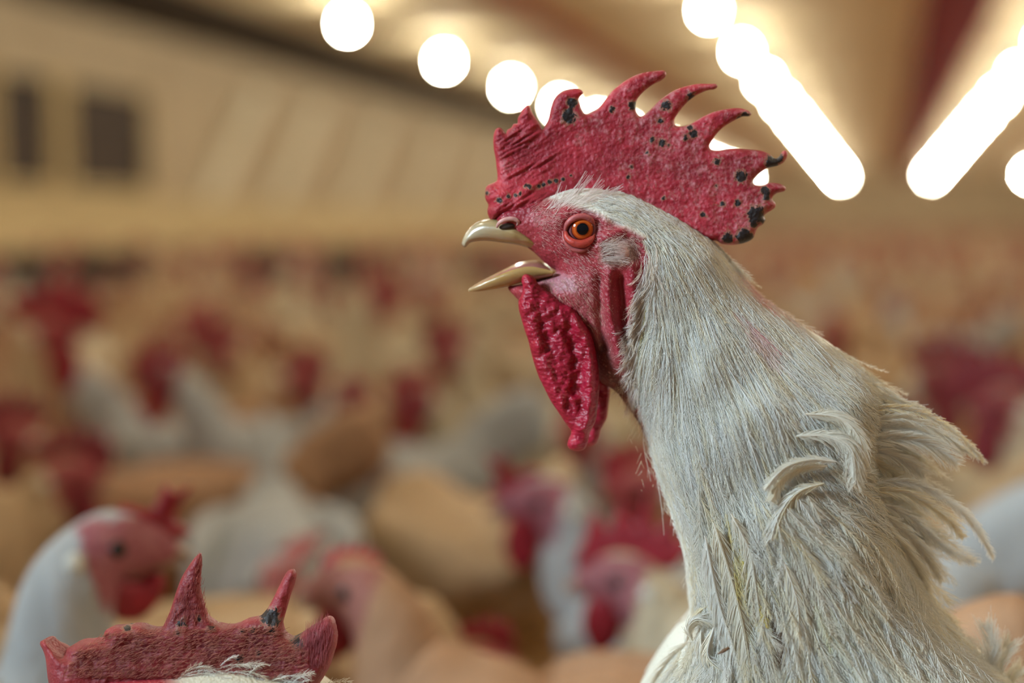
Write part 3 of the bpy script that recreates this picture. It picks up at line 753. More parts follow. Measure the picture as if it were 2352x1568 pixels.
def stain(root, t):
    for x, y, rx, ry, a, c, s in [(1705,640,34,12,.7,(.85,.32,.30),.7),(1775,690,44,10,.6,(.85,.35,.30),.6),(1700,725,24,10,.8,(.85,.30,.38),.9),(1725,765,34,16,.8,(.85,.5,.5),.5),
          (1688,1225,60,12,1.4,(.80,.62,.06),.9),(1668,1190,32,10,1.3,(.80,.62,.12),.7),(1480,706,26,9,1.6,(.62,.48,.10),.9),(1870,1350,46,12,1.0,(.72,.66,.16),.5),(1717,1207,9,9,0,(.6,.5,.2),.7)]:
        d = root-np.array((x, y)); u = d[:, 0]*math.cos(a)+d[:, 1]*math.sin(a); v = -d[:, 0]*math.sin(a)+d[:, 1]*math.cos(a)
        m = (s*np.exp(-(u/rx)**2-(v/ry)**2))[:, None]; t = t*(1-m)+np.array(c)*m
    return t
def scatter(poly, n):
    P = np.array(poly, float); a, b = P.min(0), P.max(0); out = np.zeros((0, 2))
    while len(out) < n:
        q = rng.uniform(a, b, (n*3, 2)); out = np.concatenate([out, q[inside(q, P)]])
    return out[:n]
Z_HEAD = [(1345,462),(1400,428),(1450,440),(1510,468),(1600,525),(1655,566),(1690,625),(1640,690),(1500,680),(1485,600),(1500,570),(1470,545),(1420,515),(1375,487)]
Z_UP = [(1488,590),(1600,540),(1655,568),(1720,655),(1840,744),(1940,810),(1900,900),(1700,900),(1500,880),(1462,800),(1478,690)]
Z_MID = [(1470,840),(1700,800),(1940,815),(2025,905),(2025,990),(1990,1080),(1850,1150),(1600,1180),(1540,1165),(1500,1060),(1478,960)]
Z_LOW = [(1535,1120),(1800,1050),(1990,1060),(2020,1120),(2060,1240),(2140,1390),(2270,1540),(2400,1640),(1700,1640),(1640,1500),(1600,1400),(1575,1280)]
Z_CHEST = [(1590,1455),(1680,1500),(1750,1640),(1470,1660),(1505,1560),(1550,1490)]
nk = Strands()
def patch(st, zone, n, length, width, nb, rad, l0, l1, loose=0.25, spread=0.12, bend=0.25, warm=0.0, shape='hackle', ang=22, mirror=4, avoid=None):
    root = scatter(zone, n)
    if avoid is not None:
        m = softmask(root, avoid, 20); root = root[rng.uniform(0, 1, len(root)) > m*0.97]
    N = len(root); ln = length*rng.uniform(0.7, 1.25, N); wd = width*rng.uniform(0.7, 1.25, N)
    Sh = shafts(root, ln, rng.normal(0, spread, N), rng.normal(0, bend, N)); t = stain(root, white(N, warm))
    a0 = rng.uniform(l0[0], l0[1], N); a1 = a0+rng.uniform(l1[0], l1[1], N)
    feathers(st, Sh, ln, wd, nb, a0, a1, rad, t, hbf, loose, shape, ang)
    ok = np.where(hb(root) > 0.016)[0]; root, Sh, ln, wd, a0, a1, t = root[ok], Sh[ok], ln[ok], wd[ok], a0[ok], a1[ok], t[ok]; N = len(ok)
    k = N//mirror; feathers(st, Sh[:k], ln[:k], wd[:k]*1.5, max(6, nb//2), a0[:k], a1[:k], rad*1.8, t[:k], hbf, loose, shape, ang, side=-1)
patch(nk, Z_HEAD, 950, 46, 5.0, 9, 0.00010, (0, .0006), (.0002, .0010), 0.3, 0.12, 0.15, -0.02)
patch(nk, Z_UP, 1100, 105, 8.0, 18, 0.00010, (0, .0009), (.0002, .0009), 0.28, 0.07, 0.10, 0.0)
patch(nk, Z_MID, 950, 165, 10, 26, 0.00010, (0, .0014), (.0003, .0014), 0.3, 0.08, 0.12, 0.02)
patch(nk, Z_LOW, 800, 220, 15, 36, 0.00011, (0, .003), (.0006, .0035), 0.4, 0.14, 0.25, 0.06, avoid=GAP)
patch(nk, Z_CHEST, 160, 80, 12, 24, 0.00011, (0, .001), (.0003, .0015), 0.4, 0.2, 0.3, 0.08)
# the ragged front border of the hackle, over the red skin
root = np.stack([np.interp(np.linspace(0, 1, 150), [0, .15, .4, .7, .9, 1], [1494, 1490, 1480, 1462, 1458, 1462]), np.interp(np.linspace(0, 1, 150), [0, .15, .4, .7, .9, 1], [570, 610, 690, 780, 840, 885])], 1)+rng.normal(0, 7, (150, 2))
ln = rng.uniform(35, 80, 150); Sh = shafts(root, ln, rng.normal(0.1, 0.2, 150), rng.normal(0.2, 0.3, 150))
feathers(nk, Sh, ln, rng.uniform(3, 8, 150), 9, np.full(150, .0006), rng.uniform(.0008, .003, 150), 0.00008, white(150, 0.0)*np.array([1, .93, .92]), lambda P: hb(P)+face_relief(P), 0.5, ang=14)
nk.build('neck_feathers', M_feather, rooster)

# large loose feathers flicking off the back and shoulder, each traced along its shaft
lo = Strands()
LOOSE = [  # shaft control points (x, y, off mm), width px
 ([(1960,948,26),(2050,935,20),(2130,955,12),(2200,998,6),(2262,1062,3)], 12), ([(1980,970,25),(2070,958,18),(2150,985,10),(2215,1030,5),(2252,1050,2)], 13),
 ([(1970,995,24),(2060,980,18),(2140,995,10),(2212,1042,4)], 18), ([(1980,1012,26),(2060,1005,20),(2140,1022,14),(2200,1062,9)], 24),
 ([(1980,1035,24),(2040,1040,18),(2090,1065,12),(2125,1092,8)], 20), ([(1960,1060,24),(2010,1062,18),(2045,1080,12),(2070,1098,9)], 15),
 ([(1990,1108,24),(2080,1105,20),(2150,1130,14),(2220,1180,8),(2262,1240,4),(2282,1280,2)], 13), ([(1980,1125,26),(2060,1128,20),(2130,1155,14),(2185,1195,8),(2215,1235,4)], 17),
 ([(1970,1150,26),(2050,1165,20),(2110,1200,14),(2170,1255,8),(2245,1292,4)], 12), ([(1960,1175,28),(2030,1190,22),(2085,1225,16),(2130,1280,10),(2160,1335,6)], 18),
 ([(1950,1200,30),(2020,1215,24),(2070,1260,16),(2110,1320,10),(2130,1370,7)], 24), ([(1940,1240,32),(2000,1260,26),(2060,1310,18),(2110,1370,12),(2140,1430,8)], 26),
 ([(2020,1330,30),(2080,1360,20),(2125,1400,12),(2160,1460,8)], 24), ([(2080,1400,24),(2140,1430,14),(2200,1490,9),(2260,1560,6)], 34),
 ([(2250,1600,14),(2262,1540,10),(2275,1490,8),(2262,1432,5)], 24), ([(2270,1600,12),(2290,1550,8),(2300,1510,5),(2320,1475,3)], 26), ([(2300,1610,10),(2320,1560,6),(2345,1530,3)], 22),
 ([(2000,880,14),(2040,898,8),(2072,925,3),(2095,935,1)], 9), ([(2010,900,14),(2060,920,7),(2110,935,2),(2135,950,0)], 8), ([(1930,860,20),(2000,905,16),(2050,945,12),(2090,985,8)], 12),
 ([(1850,950,42),(1930,960,44),(1975,1010,46),(1980,1080,46)], 22), ([(1830,1000,44),(1900,1000,48),(1955,1030,50),(1965,1110,50)], 24), ([(1900,1070,46),(1840,1075,50),(1795,1100,52),(1770,1150,52)], 16),
 ([(1920,1060,48),(1860,1055,54),(1800,1075,56),(1755,1125,54)], 12), ([(1890,1110,48),(1830,1130,52),(1790,1180,54),(1770,1240,52)], 20),
 ([(1680,1180,46),(1720,1260,50),(1735,1340,52),(1745,1420,50)], 26), ([(1640,1200,42),(1680,1330,50),(1710,1450,54),(1730,1580,52)], 34), ([(1620,1230,40),(1650,1380,48),(1690,1500,52),(1720,1620,50)], 30),
 ([(1780,1180,50),(1850,1260,54),(1900,1340,54),(1950,1460,50)], 38), ([(1800,1290,52),(1830,1380,56),(1835,1470,56),(1830,1580,54)], 34), ([(1840,1250,52),(1890,1370,56),(1910,1480,56),(1925,1600,52)], 38),
 ([(1755,1330,46),(1765,1370,46),(1775,1400,46),(1783,1425,46)], 7), ([(1700,1230,44),(1740,1270,44),(1765,1330,46),(1790,1400,46)], 14),
 ([(1585,1440,20),(1600,1410,26),(1625,1392,32),(1650,1392,36)], 10), ([(1575,1475,20),(1592,1440,26),(1615,1415,30),(1645,1405,34)], 10), ([(1590,1470,28),(1580,1440,30),(1600,1420,34),(1640,1430,38)], 12),
 ([(1610,1450,34),(1612,1490,36),(1640,1540,40),(1700,1562,44)], 26), ([(1640,1440,38),(1625,1500,40),(1650,1530,42),(1690,1550,46)], 22), ([(1660,1500,40),(1690,1540,44),(1730,1560,46)], 20),
 ([(1590,1470,16),(1555,1500,10),(1525,1540,5),(1500,1590,3)], 26), ([(1620,1500,26),(1590,1520,22),(1550,1560,16),(1530,1610,12)], 30), ([(1700,1545,44),(1640,1550,36),(1580,1560,26),(1520,1585,14)], 18),
 ([(1690,1570,44),(1620,1565,34),(1560,1580,22)], 16)]
zero = lambda P: np.zeros(len(P))
for pts, wd in LOOSE:
    p = resample(np.array(pts, float), 11)
    for rep in range(2):
        j = rng.normal(0, 5*rep, 2); Sh = (p[:, :2]+j*np.linspace(0.3, 1, 11)[:, None])[None]; ln = np.array([np.linalg.norm(np.diff(Sh[0], axis=0), axis=1).sum()])
        nb = int(ln[0]/3.2)
        # lift is the distance toward the viewer itself here
        for sg in (0,):
            st = lo; l0, l1 = p[0, 2]/1250, p[-1, 2]/1250
            n0 = len(st.P); feathers(st, Sh, ln, np.array([float(wd)]), nb, np.array([l0]), np.array([l1]), 0.00015, white(1, 0.12), zero, 0.45, ang=17+rep*5)
lo.build('loose_feathers', M_feather, rooster)

# crown wisps, ear tuft and the short pale hairs of the face
br = Strands(); hf2 = lambda P: np.where(inside(P, BO), hb(P)+face_relief(P), 0)
for (x0, y0), (x1, y1), k in [((1262,480),(1290,425),7),((1285,470),(1352,403),14),((1290,468),(1338,422),10),((1315,462),(1383,417),12),((1330,462),(1425,432),14),((1345,458),(1400,428),10),((1270,476),(1300,440),6)]:
    a = np.array([(x0, y0)])+rng.normal(0, 7, (k, 2)); b = np.array([(x1, y1)])+rng.normal(0, 6, (k, 2))
    u = np.linspace(0, 1, 6)[None, :, None]; XY = a[:, None]*(1-u)+b[:, None]*u+np.array([3, 5])*np.sin(u*math.pi)
    br.add(XY, np.linspace(0.0003, 0.0012, 6)[None, :]+np.full((k, 6), 0.0), 0.00014, np.array([[.92, .82, .78]])*np.ones((k, 1)), lambda P: np.maximum(hf2(P), 0.0072))
def bristles(zone, n, lo_, hi_, ang0, angs, rad, col, lift=0.0008):
    r = scatter(zone, n); a = ang0(r)+rng.normal(0, angs, n); ln = rng.uniform(lo_, hi_, n)
    d = np.stack([np.cos(a), np.sin(a)], 1); XY = np.stack([r, r+d*ln[:, None]*.5, r+d*ln[:, None]+np.stack([0*ln, ln*.12], 1)], 1)
    br.add(XY, np.array([0.0, lift*.7, lift])[None, :]*np.ones((n, 1)), rad, np.array(col)*rng.uniform(.8, 1.15, (n, 1)), hf2)
rad_dir = lambda P: np.arctan2(P[:, 1]-500, P[:, 0]-1100)*0.9+0.15
bristles([(1225,470),(1300,470),(1380,492),(1470,550),(1480,600),(1400,620),(1380,700),(1300,660),(1290,600),(1240,560)], 900, 6, 13, rad_dir, 0.25, 0.00007, (.78, .52, .48))
bristles([(1240,640),(1330,640),(1400,700),(1380,780),(1320,740),(1240,690)], 260, 8, 16, lambda P: rad_dir(P)+0.2, 0.25, 0.00006, (.75, .58, .45))
bristles([(1215,470),(1270,450),(1290,520),(1230,540)], 160, 8, 18, lambda P: -0.9+0*P[:, 0], 0.35, 0.00006, (.72, .48, .45))
bristles([(1375,560),(1400,556),(1405,600),(1380,606)], 150, 30, 55, lambda P: -0.25+(P[:, 1]-580)*0.008, 0.2, 0.00007, (.80, .68, .62), 0.004)
bristles([(1400,548),(1450,545),(1470,570),(1465,600),(1430,612),(1400,612)], 160, 14, 26, lambda P: np.arctan2(P[:, 1]-578, P[:, 0]-1432)+1.5, 0.3, 0.00007, (.78, .60, .52), 0.0022)
bristles([(1410,880),(1440,850),(1480,960),(1488,1010),(1440,935)], 140, 12, 34, lambda P: 1.5+0*P[:, 0], 0.35, 0.00006, (.70, .45, .35), 0.0012)
br.build('face_bristles', M_feather, rooster)

# legs and tail, below and beside the picture
def leg(fr, px, py_top, y, name, parent, mat=M_leg, back=False):
    a = fr([(px, py_top)], 0.0)[0]; a[1] = y; hock = a+np.array([0.03, 0, -0.07]); foot = np.array([a[0]+0.01, y, 0.008])
    m = MB(); m.tube([a, hock], [0.016, 0.008], 10); m.tube([hock, foot], [0.007, 0.0065], 10)
    for ang, ln in ((math.pi, .06), (math.pi-.6, .055), (math.pi+.6, .055), (0, .025)):
        m.tube([foot, foot+np.array([math.cos(ang)*ln*.5, math.sin(ang)*ln*.5, 0.002]), foot+np.array([math.cos(ang)*ln, math.sin(ang)*ln, -0.004])], [0.006, 0.005, 0.0025], 8)
    return m.build(name, mat, parent, True)
leg(RF, 2250, 2560, -0.045, 'leg', rooster); leg(RF, 2400, 2560, 0.045, 'leg', rooster)
for k in range(5):
    sheet('tail_feather', [(3200,1700+k*40),(3330,1450+k*70),(3500,1290+k*110),(3620,1300+k*130),(3600,1420+k*120),(3450,1560+k*100),(3300,1760+k*50)], 30, 40, 0.002, 20, RF, (k-2)*0.012, M_hen_white, rooster,
          {'skin': lambda P: np.zeros(len(P))})
# a bit of brown straw caught on the breast
sv, sf = tube(L([(1648, 1502), (1662, 1494), (1675, 1487)], 0.047), [0.0002, 0.0007, 0.0005], 8)
st = link_mesh('straw', sv, sf, M_straw); st.location = RF.loc; st.rotation_euler = (0, 0, YAW)
tag(st, 'short brown bit of straw caught in the white breast feathers', 'straw')

# ================================================================== THE RED-COMBED BIRD LOW IN FRONT (only its comb and crown reach into the picture)
NF = Frame(0.52, 700)
lowbird = empty('rooster', NF.loc, YAW, 'rooster with head lowered so only its spiked scabby red comb shows', 'rooster')
nz_ = lambda a, b: (a/2.138, 1050+b/2.138)
ncomb = [nz_(a, b) for a, b in [(250,1150),(222,980),(196,915),(212,898),(238,908),(272,940),(312,966),(330,938),(380,912),(450,905),(512,900),(512,862),(535,838),(600,828),(680,822),(740,840),(790,838),
 (815,800),(840,740),(865,660),(892,590),(922,540),(950,500),(973,476),(987,473),(993,520),(985,600),(986,660),(1002,720),(1022,780),(1060,815),(1110,830),(1160,820),(1210,796),
 (1270,782),(1302,755),(1332,710),(1362,650),(1392,590),(1414,556),(1438,549),(1456,570),(1450,612),(1430,670),(1410,740),(1393,800),(1390,835),(1408,880),(1440,890),(1500,852),
 (1560,812),(1602,786),(1630,790),(1650,830),(1657,900),(1642,960),(1622,1020),(1592,1075),(1560,1130),(1520,1250),(1300,1330),(1000,1360),(600,1400),(350,1350)]]
NSC = [(620,400+455,14,.9)]
def nscab(P):
    s = np.zeros(len(P))
    for a, b, r, w in [(890,810,26,.9),(870,860,20,.8),(980,790,20,.8),(1040,840,22,.8),(1325,785,46,1.2),(1300,770,30,1.1),(1245,850,18,.9),(1190,850,14,.8),(1270,960,22,.7),(1460,910,34,1.1),(1180,990,24,1),(630,840,24,.8),(540,880,12,.7),(1330,850,30,.7)]:
        s = np.maximum(s, w*np.exp(-((P-nz_(a, b))**2).sum(1)/(r/2.138)**2))
    return s
NO = smooth_closed(ncomb, 4)
nthick = lambda P: 0.0030+0.0080*np.clip((P[:, 1]-1400)/150, 0, 1)
sheet('comb', ncomb, 4, 5, nthick, lambda P: 20+16*np.clip((P[:, 1]-1400)/150, 0, 1), NF, 0.0, M_fcomb, lowbird, {'scab': nscab, 'scurf': lambda P: 0.5+0*P[:, 0]},
      lambda P: 0.0007*nz2(P, 10, 30, 0.1, 2)+0.0014*nz2(P, 40, 25, 0, 3))
nbody = [(100,1640),(170,1570),(300,1545),(420,1535),(520,1528),(640,1545),(760,1600),(860,1720),(960,1900),(1100,2020),(1250,2080),(1400,2100),(1480,2180),(1450,2400),(1300,2620),(1050,2760),(760,2800),(560,2740),(400,2560),(330,2300),(330,2080),(350,1960),(300,1880),(200,1840),(110,1800),(60,1740)]
NB = smooth_closed(nbody, 20); gpt = hexgrid(NB, 22); gpt = gpt[inside(gpt, NB)]; gpt = gpt[dist_to(gpt, NB) > 12]
V, Fc = cdt(NB, gpt); dN = dist_to(V, NB)
hN = (0.020+0.055*np.clip((V[:, 1]-1800)/400, 0, 1))*dome(dN, 90+200*np.clip((V[:, 1]-1800)/400, 0, 1))
nf = softmask(V, [(40,1500),(360,1500),(420,1600),(400,1760),(330,1850),(40,1850)], 20)
tn = np.array([.62, .58, .46])*(1-nf[:, None])+np.array([.36, .03, .045])*nf[:, None]
v, f, src = two_sided(V, Fc, NB, hN, mapper(NF)); link_mesh('body', v, f, M_body, lowbird, attrs={'tint': tn[src], 'skin': nf[src]})
tip = [(60,1745),(20,1790),(-10,1850),(20,1850),(60,1830),(110,1800)]
sheet('beak', tip, 8, 10, 0.006, 20, NF, 0.0, M_hbeak, lowbird)
for sd in (1, -1):
    q = NF([(250, 1690)], 0.016)[0]*np.array([1, sd, 1]); e = link_mesh('eye', *uvsphere((0, 0, 0), (.0055, .0045, .0055)), M_eye, lowbird); e.location = tuple(q)
    sheet('wattle', [(120,1840),(180,1830),(260,1860),(280,1960),(240,2080),(190,2100),(140,2000)], 10, 12, 0.004, 24, NF, 0.009*sd, M_wattle, lowbird)
leg(NF, 800, 2740, -0.04, 'leg', lowbird); leg(NF, 880, 2740, 0.04, 'leg', lowbird)
nb_ = Strands(); hN2 = lambda P: nthick(P)*dome(dist_to(P, NO)*inside(P, NO), 26)+0.0003
def nbr(poly, n, lo_, hi_, ang, sp, rad, col, lift):
    r = scatter(poly, n); a = np.radians(ang(r))+rng.normal(0, sp, n); ln = rng.uniform(lo_, hi_, n); d = np.stack([np.cos(a), np.sin(a)], 1)
    XY = np.stack([r, r+d*ln[:, None]*.5, r+d*ln[:, None]], 1)
    nb_.add(XY, np.array([0, lift*.6, lift])[None]*np.ones((n, 1)), rad, np.array(col)*rng.uniform(.7, 1.25, (n, 1)), hN2, NF)
nbr([nz_(a, b) for a, b in [(340,960),(530,860),(800,850),(1060,840),(1380,840),(1420,900),(1500,960),(1480,1090),(300,1090)]], 2600, 8, 20, lambda P: -28+0.02*(P[:, 0]-300), 0.3, 0.00009, (.50, .20, .15), 0.0016)
nbr([nz_(a, b) for a, b in [(810,830),(980,480),(1010,720),(1050,830)]], 260, 8, 18, lambda P: -78+0*P[:, 0], 0.15, 0.00009, (.5, .16, .15), 0.0012)
nbr([nz_(a, b) for a, b in [(1440,1000),(1500,860),(1610,790),(1640,900),(1600,1050)]], 300, 14, 30, lambda P: -84+0*P[:, 0], 0.1, 0.00009, (.45, .13, .15), 0.0012)
root = scatter([(400,1568),(430,1530),(520,1528),(640,1545),(740,1580),(760,1640),(420,1640)], 90)
ln = rng.uniform(50, 90, 90); a = rng.normal(-0.35, 0.3, 90); u = np.linspace(0, 1, 9)[None, :, None]
Sh = root[:, None]+u*(ln[:, None]*np.stack([np.cos(a), np.sin(a)], 1))[:, None]+np.stack([0*a, ln*0.35], 1)[:, None]*u**2
feathers(nb_, Sh, ln, rng.uniform(5, 11, 90), 12, np.full(90, .0005), rng.uniform(.001, .004, 90), 0.00012, white(90, 0.1), lambda P: hN2(P), 0.35, fr=NF)
nb_.build('crown_feathers', M_feather, lowbird)

# ================================================================== THE FLOCK
def loft(pts, n=20, m=40, shag=0.0, seed=0):
    """closed body from spine rings (x, z, half height, half width)"""
    A = resample(np.array(pts, float), m); x, z, rh, rw = A.T
    tx, tz = np.gradient(x), np.gradient(z); l = np.hypot(tx, tz)+1e-9; tx /= l; tz /= l
    a = np.arange(n)*2*math.pi/n
    ca, sa = np.cos(a)[None], np.sin(a)[None]
    X = x[:, None]-tz[:, None]*rh[:, None]*ca; Zz = z[:, None]+tx[:, None]*rh[:, None]*ca; Y = rw[:, None]*sa
    V = np.stack([X, Y, Zz], 2).reshape(-1, 3)
    if shag:
        for i in range(len(V)):
            s = noise.noise((V[i][0]*26+seed, V[i][1]*26, V[i][2]*26))*shag*min(1, rh[i//n]/0.03)
            c = np.array([x[i//n], 0, z[i//n]]); d = V[i]-c; V[i] = c+d*(1+s)
    f = [(i*n+k, i*n+(k+1) % n, (i+1)*n+(k+1) % n, (i+1)*n+k) for i in range(m-1) for k in range(n)]
    f += [tuple(range(n)), tuple((m-1)*n+k for k in range(n))]
    return V, f, np.repeat(np.linspace(0, 1, m), n)
def hen_spine(hh, neck=0.0):
    """hh: height of the eye; neck: how far the neck leans forward"""
    b = 0.18
    return [(-.19,.262,.012,.012),(-.165,.25,.032,.028),(-.12,b+.035,.056,.050),(-.06,b+.008,.078,.068),(.0,b,.088,.078),(.055,b+.008,.080,.070),(.092,b+.04,.062,.052),
            (.112+neck*.2,b+.02+(hh-b)*.32,.043,.037),(.122+neck*.5,b+(hh-b)*.55,.034,.029),(.128+neck*.8,b+(hh-b)*.78,.027,.023),(.137+neck,hh-.012,.0235,.020),(.152+neck,hh,.0205,.0165),
            (.167+neck,hh-.001,.0165,.013),(.180+neck,hh-.004,.011,.009),(.188+neck,hh-.007,.006,.005)]
def hen_paint(V, hh, neck, face=(.38,.055,.065), thr=None):
    P = V-np.array([.152+neck, 0, hh]); x, y, z = P.T
    m = ((x > -0.016-z*0.25) & (z > -0.034) & (z < 0.017) ).astype(float)*np.clip((np.abs(y)-0.002)/0.004+np.clip(x-.016, 0, 1)*400, 0, 1)
    m *= np.clip((0.045+z)/0.02, 0, 1)
    return m, np.tile(np.array(face), (len(V), 1))
FL_COMB = [(-.020,.012),(-.024,.024),(-.014,.026),(-.012,.034),(-.004,.027),(.000,.038),(.006,.028),(.012,.036),(.016,.026),(.022,.031),(.028,.020),(.030,.008),(.024,.002),(.010,.008),(-.008,.010)]
def local_sheet(name, outline, grid, thick, R, place, mat, parent, attrs=None):
    O = smooth_closed(outline, grid*0.8); p = hexgrid(O, grid); p = p[inside(p, O)]; p = p[dist_to(p, O) > grid*.5]
    V, Fc = cdt(O, p); d = dist_to(V, O); h = thick*dome(d, R)
    v, f, src = two_sided(V, Fc, O, h, lambda P, off: np.stack([P[:, 0], -off, P[:, 1]], 1))
    return link_mesh(name, place(v), f, mat, parent)
def hen_parts(root, hh, neck, plume, comb=1.0, wat=None, wsc=1.0, flop=0.0, red=None, shag=0.0, seed=0, detail=True, eye=True, comb_shape=None, face=(.38,.055,.065), fine=False):
    red = red or M_red
    V, f, _ = loft(hen_spine(hh, neck), 32 if fine else 18, 96 if fine else 38, shag, seed)
    m, t = hen_paint(V, hh, neck, face)
    link_mesh('body', V, f, plume, root, attrs={'skin': m, 'tint': t})
    o = np.array([.152+neck, 0, hh]); g = 0.0022 if fine else 0.005
    def place_comb(v):
        v = v.copy(); k = np.clip(v[:, 2]-.014, 0, 1); v[:, 1] += flop*k; v[:, 2] -= abs(flop)*k*0.35; return v+o+np.array([0.004, 0, 0.002])
    cs = [(x*comb, .010+(z-.010)*comb) for x, z in (comb_shape or FL_COMB)]
    local_sheet('comb', cs, g, .0026, .006, place_comb, red, root)
    wt = wat or [(-.006,0),(-.010,-.012),(-.009,-.024),(-.002,-.033),(.006,-.030),(.011,-.020),(.010,-.008),(.005,.001)]
    wt = [(x*wsc, z*wsc) for x, z in wt]
    for s in (1, -1):
        local_sheet('wattle', wt, g, .0026, .007, lambda v: v+o+np.array([.016, s*.008, -.012]), red, root)
        if detail:
            v, ff = uvsphere(o+np.array([-.021, s*.0180, -.004]), (.0055, .0045, .0065), 12, 8); link_mesh('ear_lobe', v, ff, M_hlobe, root)
    if eye:
        for s in (1, -1):
            v, ff = uvsphere(o+np.array([.002, s*.0145, .001]), (.0052, .0035, .0052), 14, 10); link_mesh('eye', v, ff, M_heye, root)
    b = MB(); b.tube([o+np.array(p) for p in [(.024,0,-.004),(.034,0,-.0045),(.043,0,-.009),(.046,0,-.014)]], [.0075,.0055,.003,.0008], 8)
    b.tube([o+np.array(p) for p in [(.022,0,-.011),(.033,0,-.0125),(.041,0,-.014)]], [.006,.004,.001], 8); b.build('beak', M_hbeak, root, True)
    for s in (1, -1):
        wg = [(.075,.215),(.04,.255),(-.03,.262),(-.11,.255),(-.19,.235),(-.15,.195),(-.07,.165),(.02,.160),(.065,.180)]
        local_sheet('wing', wg, .016 if not fine else .010, .014, .03, lambda v: v*np.array([1, 1, 1])+np.array([0, s*.066, 0])+np.stack([0*v[:, 0], s*-.10*np.clip(-v[:, 0]-.05, 0, 1)-s*1.2*(v[:, 0]-.0)**2*0.8, 0*v[:, 0]], 1), plume, root)
    local_sheet('tail', [(-.14,.275),(-.18,.315),(-.225,.335),(-.25,.31),(-.25,.27),(-.215,.24),(-.16,.225)], .014, .012, .03, lambda v: v, plume, root)
    for s in (1, -1):
        m = MB(); y = s*.035; m.tube([(-.01, y, .13), (-.03, y, .085)], [.018, .008], 8); m.tube([(-.03, y, .085), (-.012, y, .008)], [.006, .0055], 8)
        for a in (0, .6, -.6, math.pi): m.tube([(-.012, y, .008), (-.012+math.cos(a)*.045, y+math.sin(a)*.045, .004)], [.005, .0025], 6)
        m.build('leg', M_leg, root, True)
def place_hen(px, py, D, facing, name_label, plume, cat='chicken', group=None, neck=0.0, **kw):
    """the eye stands at pixel (px,py), D away; facing: degrees, 0 = picture right, 180 = left, 90 = away, -90 = toward the viewer"""
    fr = Frame(D, px); e = to_world(fr, fr([(px, py)], 0.0)[0]); hh = float(e[2]); a = YAW+math.radians(facing)
    ox = .152+neck
    root = empty('hen', (e[0]-math.cos(a)*ox, e[1]-math.sin(a)*ox, 0), a, name_label, cat, group)
    NEAR.append((root.location.x-math.cos(a)*.02, root.location.y-math.sin(a)*.02, e[0], e[1]))
    hen_parts(root, hh, neck, plume, **kw); return root
NEAR = []
SPIKY = [(-.034,.010),(-.046,.030),(-.034,.027),(-.034,.046),(-.022,.032),(-.016,.052),(-.008,.034),(.000,.048),(.008,.030),(.018,.040),(.024,.022),(.030,.006),(.018,.001),(-.006,.010),(-.020,.008)]
CROWNY = [(-.004,.014),(.004,.024),(.018,.020),(.024,.036),(.029,.030),(.038,.034),(.033,.022),(.030,.012),(.038,.003),(.026,.000),(.014,.006)]
place_hen(250, 1255, 0.778, 25, 'white hen facing right with blue-white ear patch and folded red comb', M_hen_white, neck=.0, fine=True, shag=.10, seed=1, comb_shape=[(x, z*.86) for x, z in CROWNY], comb=1.1, flop=-.25, face=(.34,.10,.12),
          wat=[(-.020,-.006),(-.022,-.018),(-.014,-.027),(-.002,-.029),(.008,-.022),(.013,-.010),(.010,-.004),(.000,-.009),(-.010,-.006)])
place_hen(645, 1330, 1.106, -79, 'white hen with red comb flopped over its eye, behind the lowered comb', M_hen_white, neck=.0, fine=True, shag=.08, seed=2, flop=1.0, comb=1.5, face=(.45,.16,.15))
place_hen(825, 1355, 0.852, 159, 'tan-necked hen with bare pinkish face looking down to the left', M_hen_tan, neck=.0, fine=True, shag=.06, seed=3, flop=-.8, comb=.75, detail=False, face=(.34,.13,.10))
place_hen(1250, 1150, 1.095, 174, 'hen looking left with white breast below the rooster\'s wattles', M_hen_white, fine=True, shag=.06, seed=4, comb_shape=CROWNY, comb=1.1, wsc=1.3, flop=.3, face=(.30,.09,.12))
place_hen(1440, 1330, 0.964, 157, 'hen with a spiky pink comb standing against the rooster\'s breast', M_hen_cream, fine=True, shag=.06, seed=5, comb_shape=SPIKY, comb=1.15, wsc=1.2, red=M_red, face=(.28,.09,.11))
place_hen(385, 870, 1.671, 182, 'pale long-necked hen looking left above the ear-patched white hen', M_hen_white, neck=.05, fine=True, shag=.06, seed=6, comb=1.3, wsc=1.35, face=(.22,.025,.04))
place_hen(800, 930, 1.789, -22, 'grey-shaded white hen beak to beak with another, facing right', M_hen_white, neck=.03, fine=True, shag=.06, seed=7, comb=1.05, wsc=1.3, face=(.20,.035,.05))
place_hen(955, 915, 1.781, 212, 'cream hen beak to beak with another, facing left, redder face', M_hen_cream, neck=.03, fine=True, shag=.06, seed=8, comb=1.2, wsc=1.35, face=(.26,.02,.04))
place_hen(1330, 985, 1.464, 234, 'white hen just behind the rooster\'s wattle tip, looking toward the camera', M_hen_white, shag=.06, seed=9, comb=1.0)
place_hen(1040, 800, 2.100, 180, 'cream hen with dark red comb left of the rooster\'s wattle', M_hen_cream, shag=.06, seed=10, comb=1.4, wsc=1.3, red=M_dred)
place_hen(905, 1185, 1.498, 117, 'tan hen turned away showing a dark reddish-brown comb', M_hen_buff, shag=.06, seed=11, comb=1.4, red=M_dred, face=(.20,.03,.03))
place_hen(150, 1090, 1.390, 24, 'hen with dark red comb behind the ear-patched white hen', M_hen_buff, shag=.06, seed=12, comb=1.5, wsc=1.5, red=M_dred)
place_hen(50, 1000, 1.541, 177, 'hen with dull red face at the left edge of the flock', M_hen_tan, shag=.06, seed=13, comb=1.5, wsc=1.5, red=M_dred)
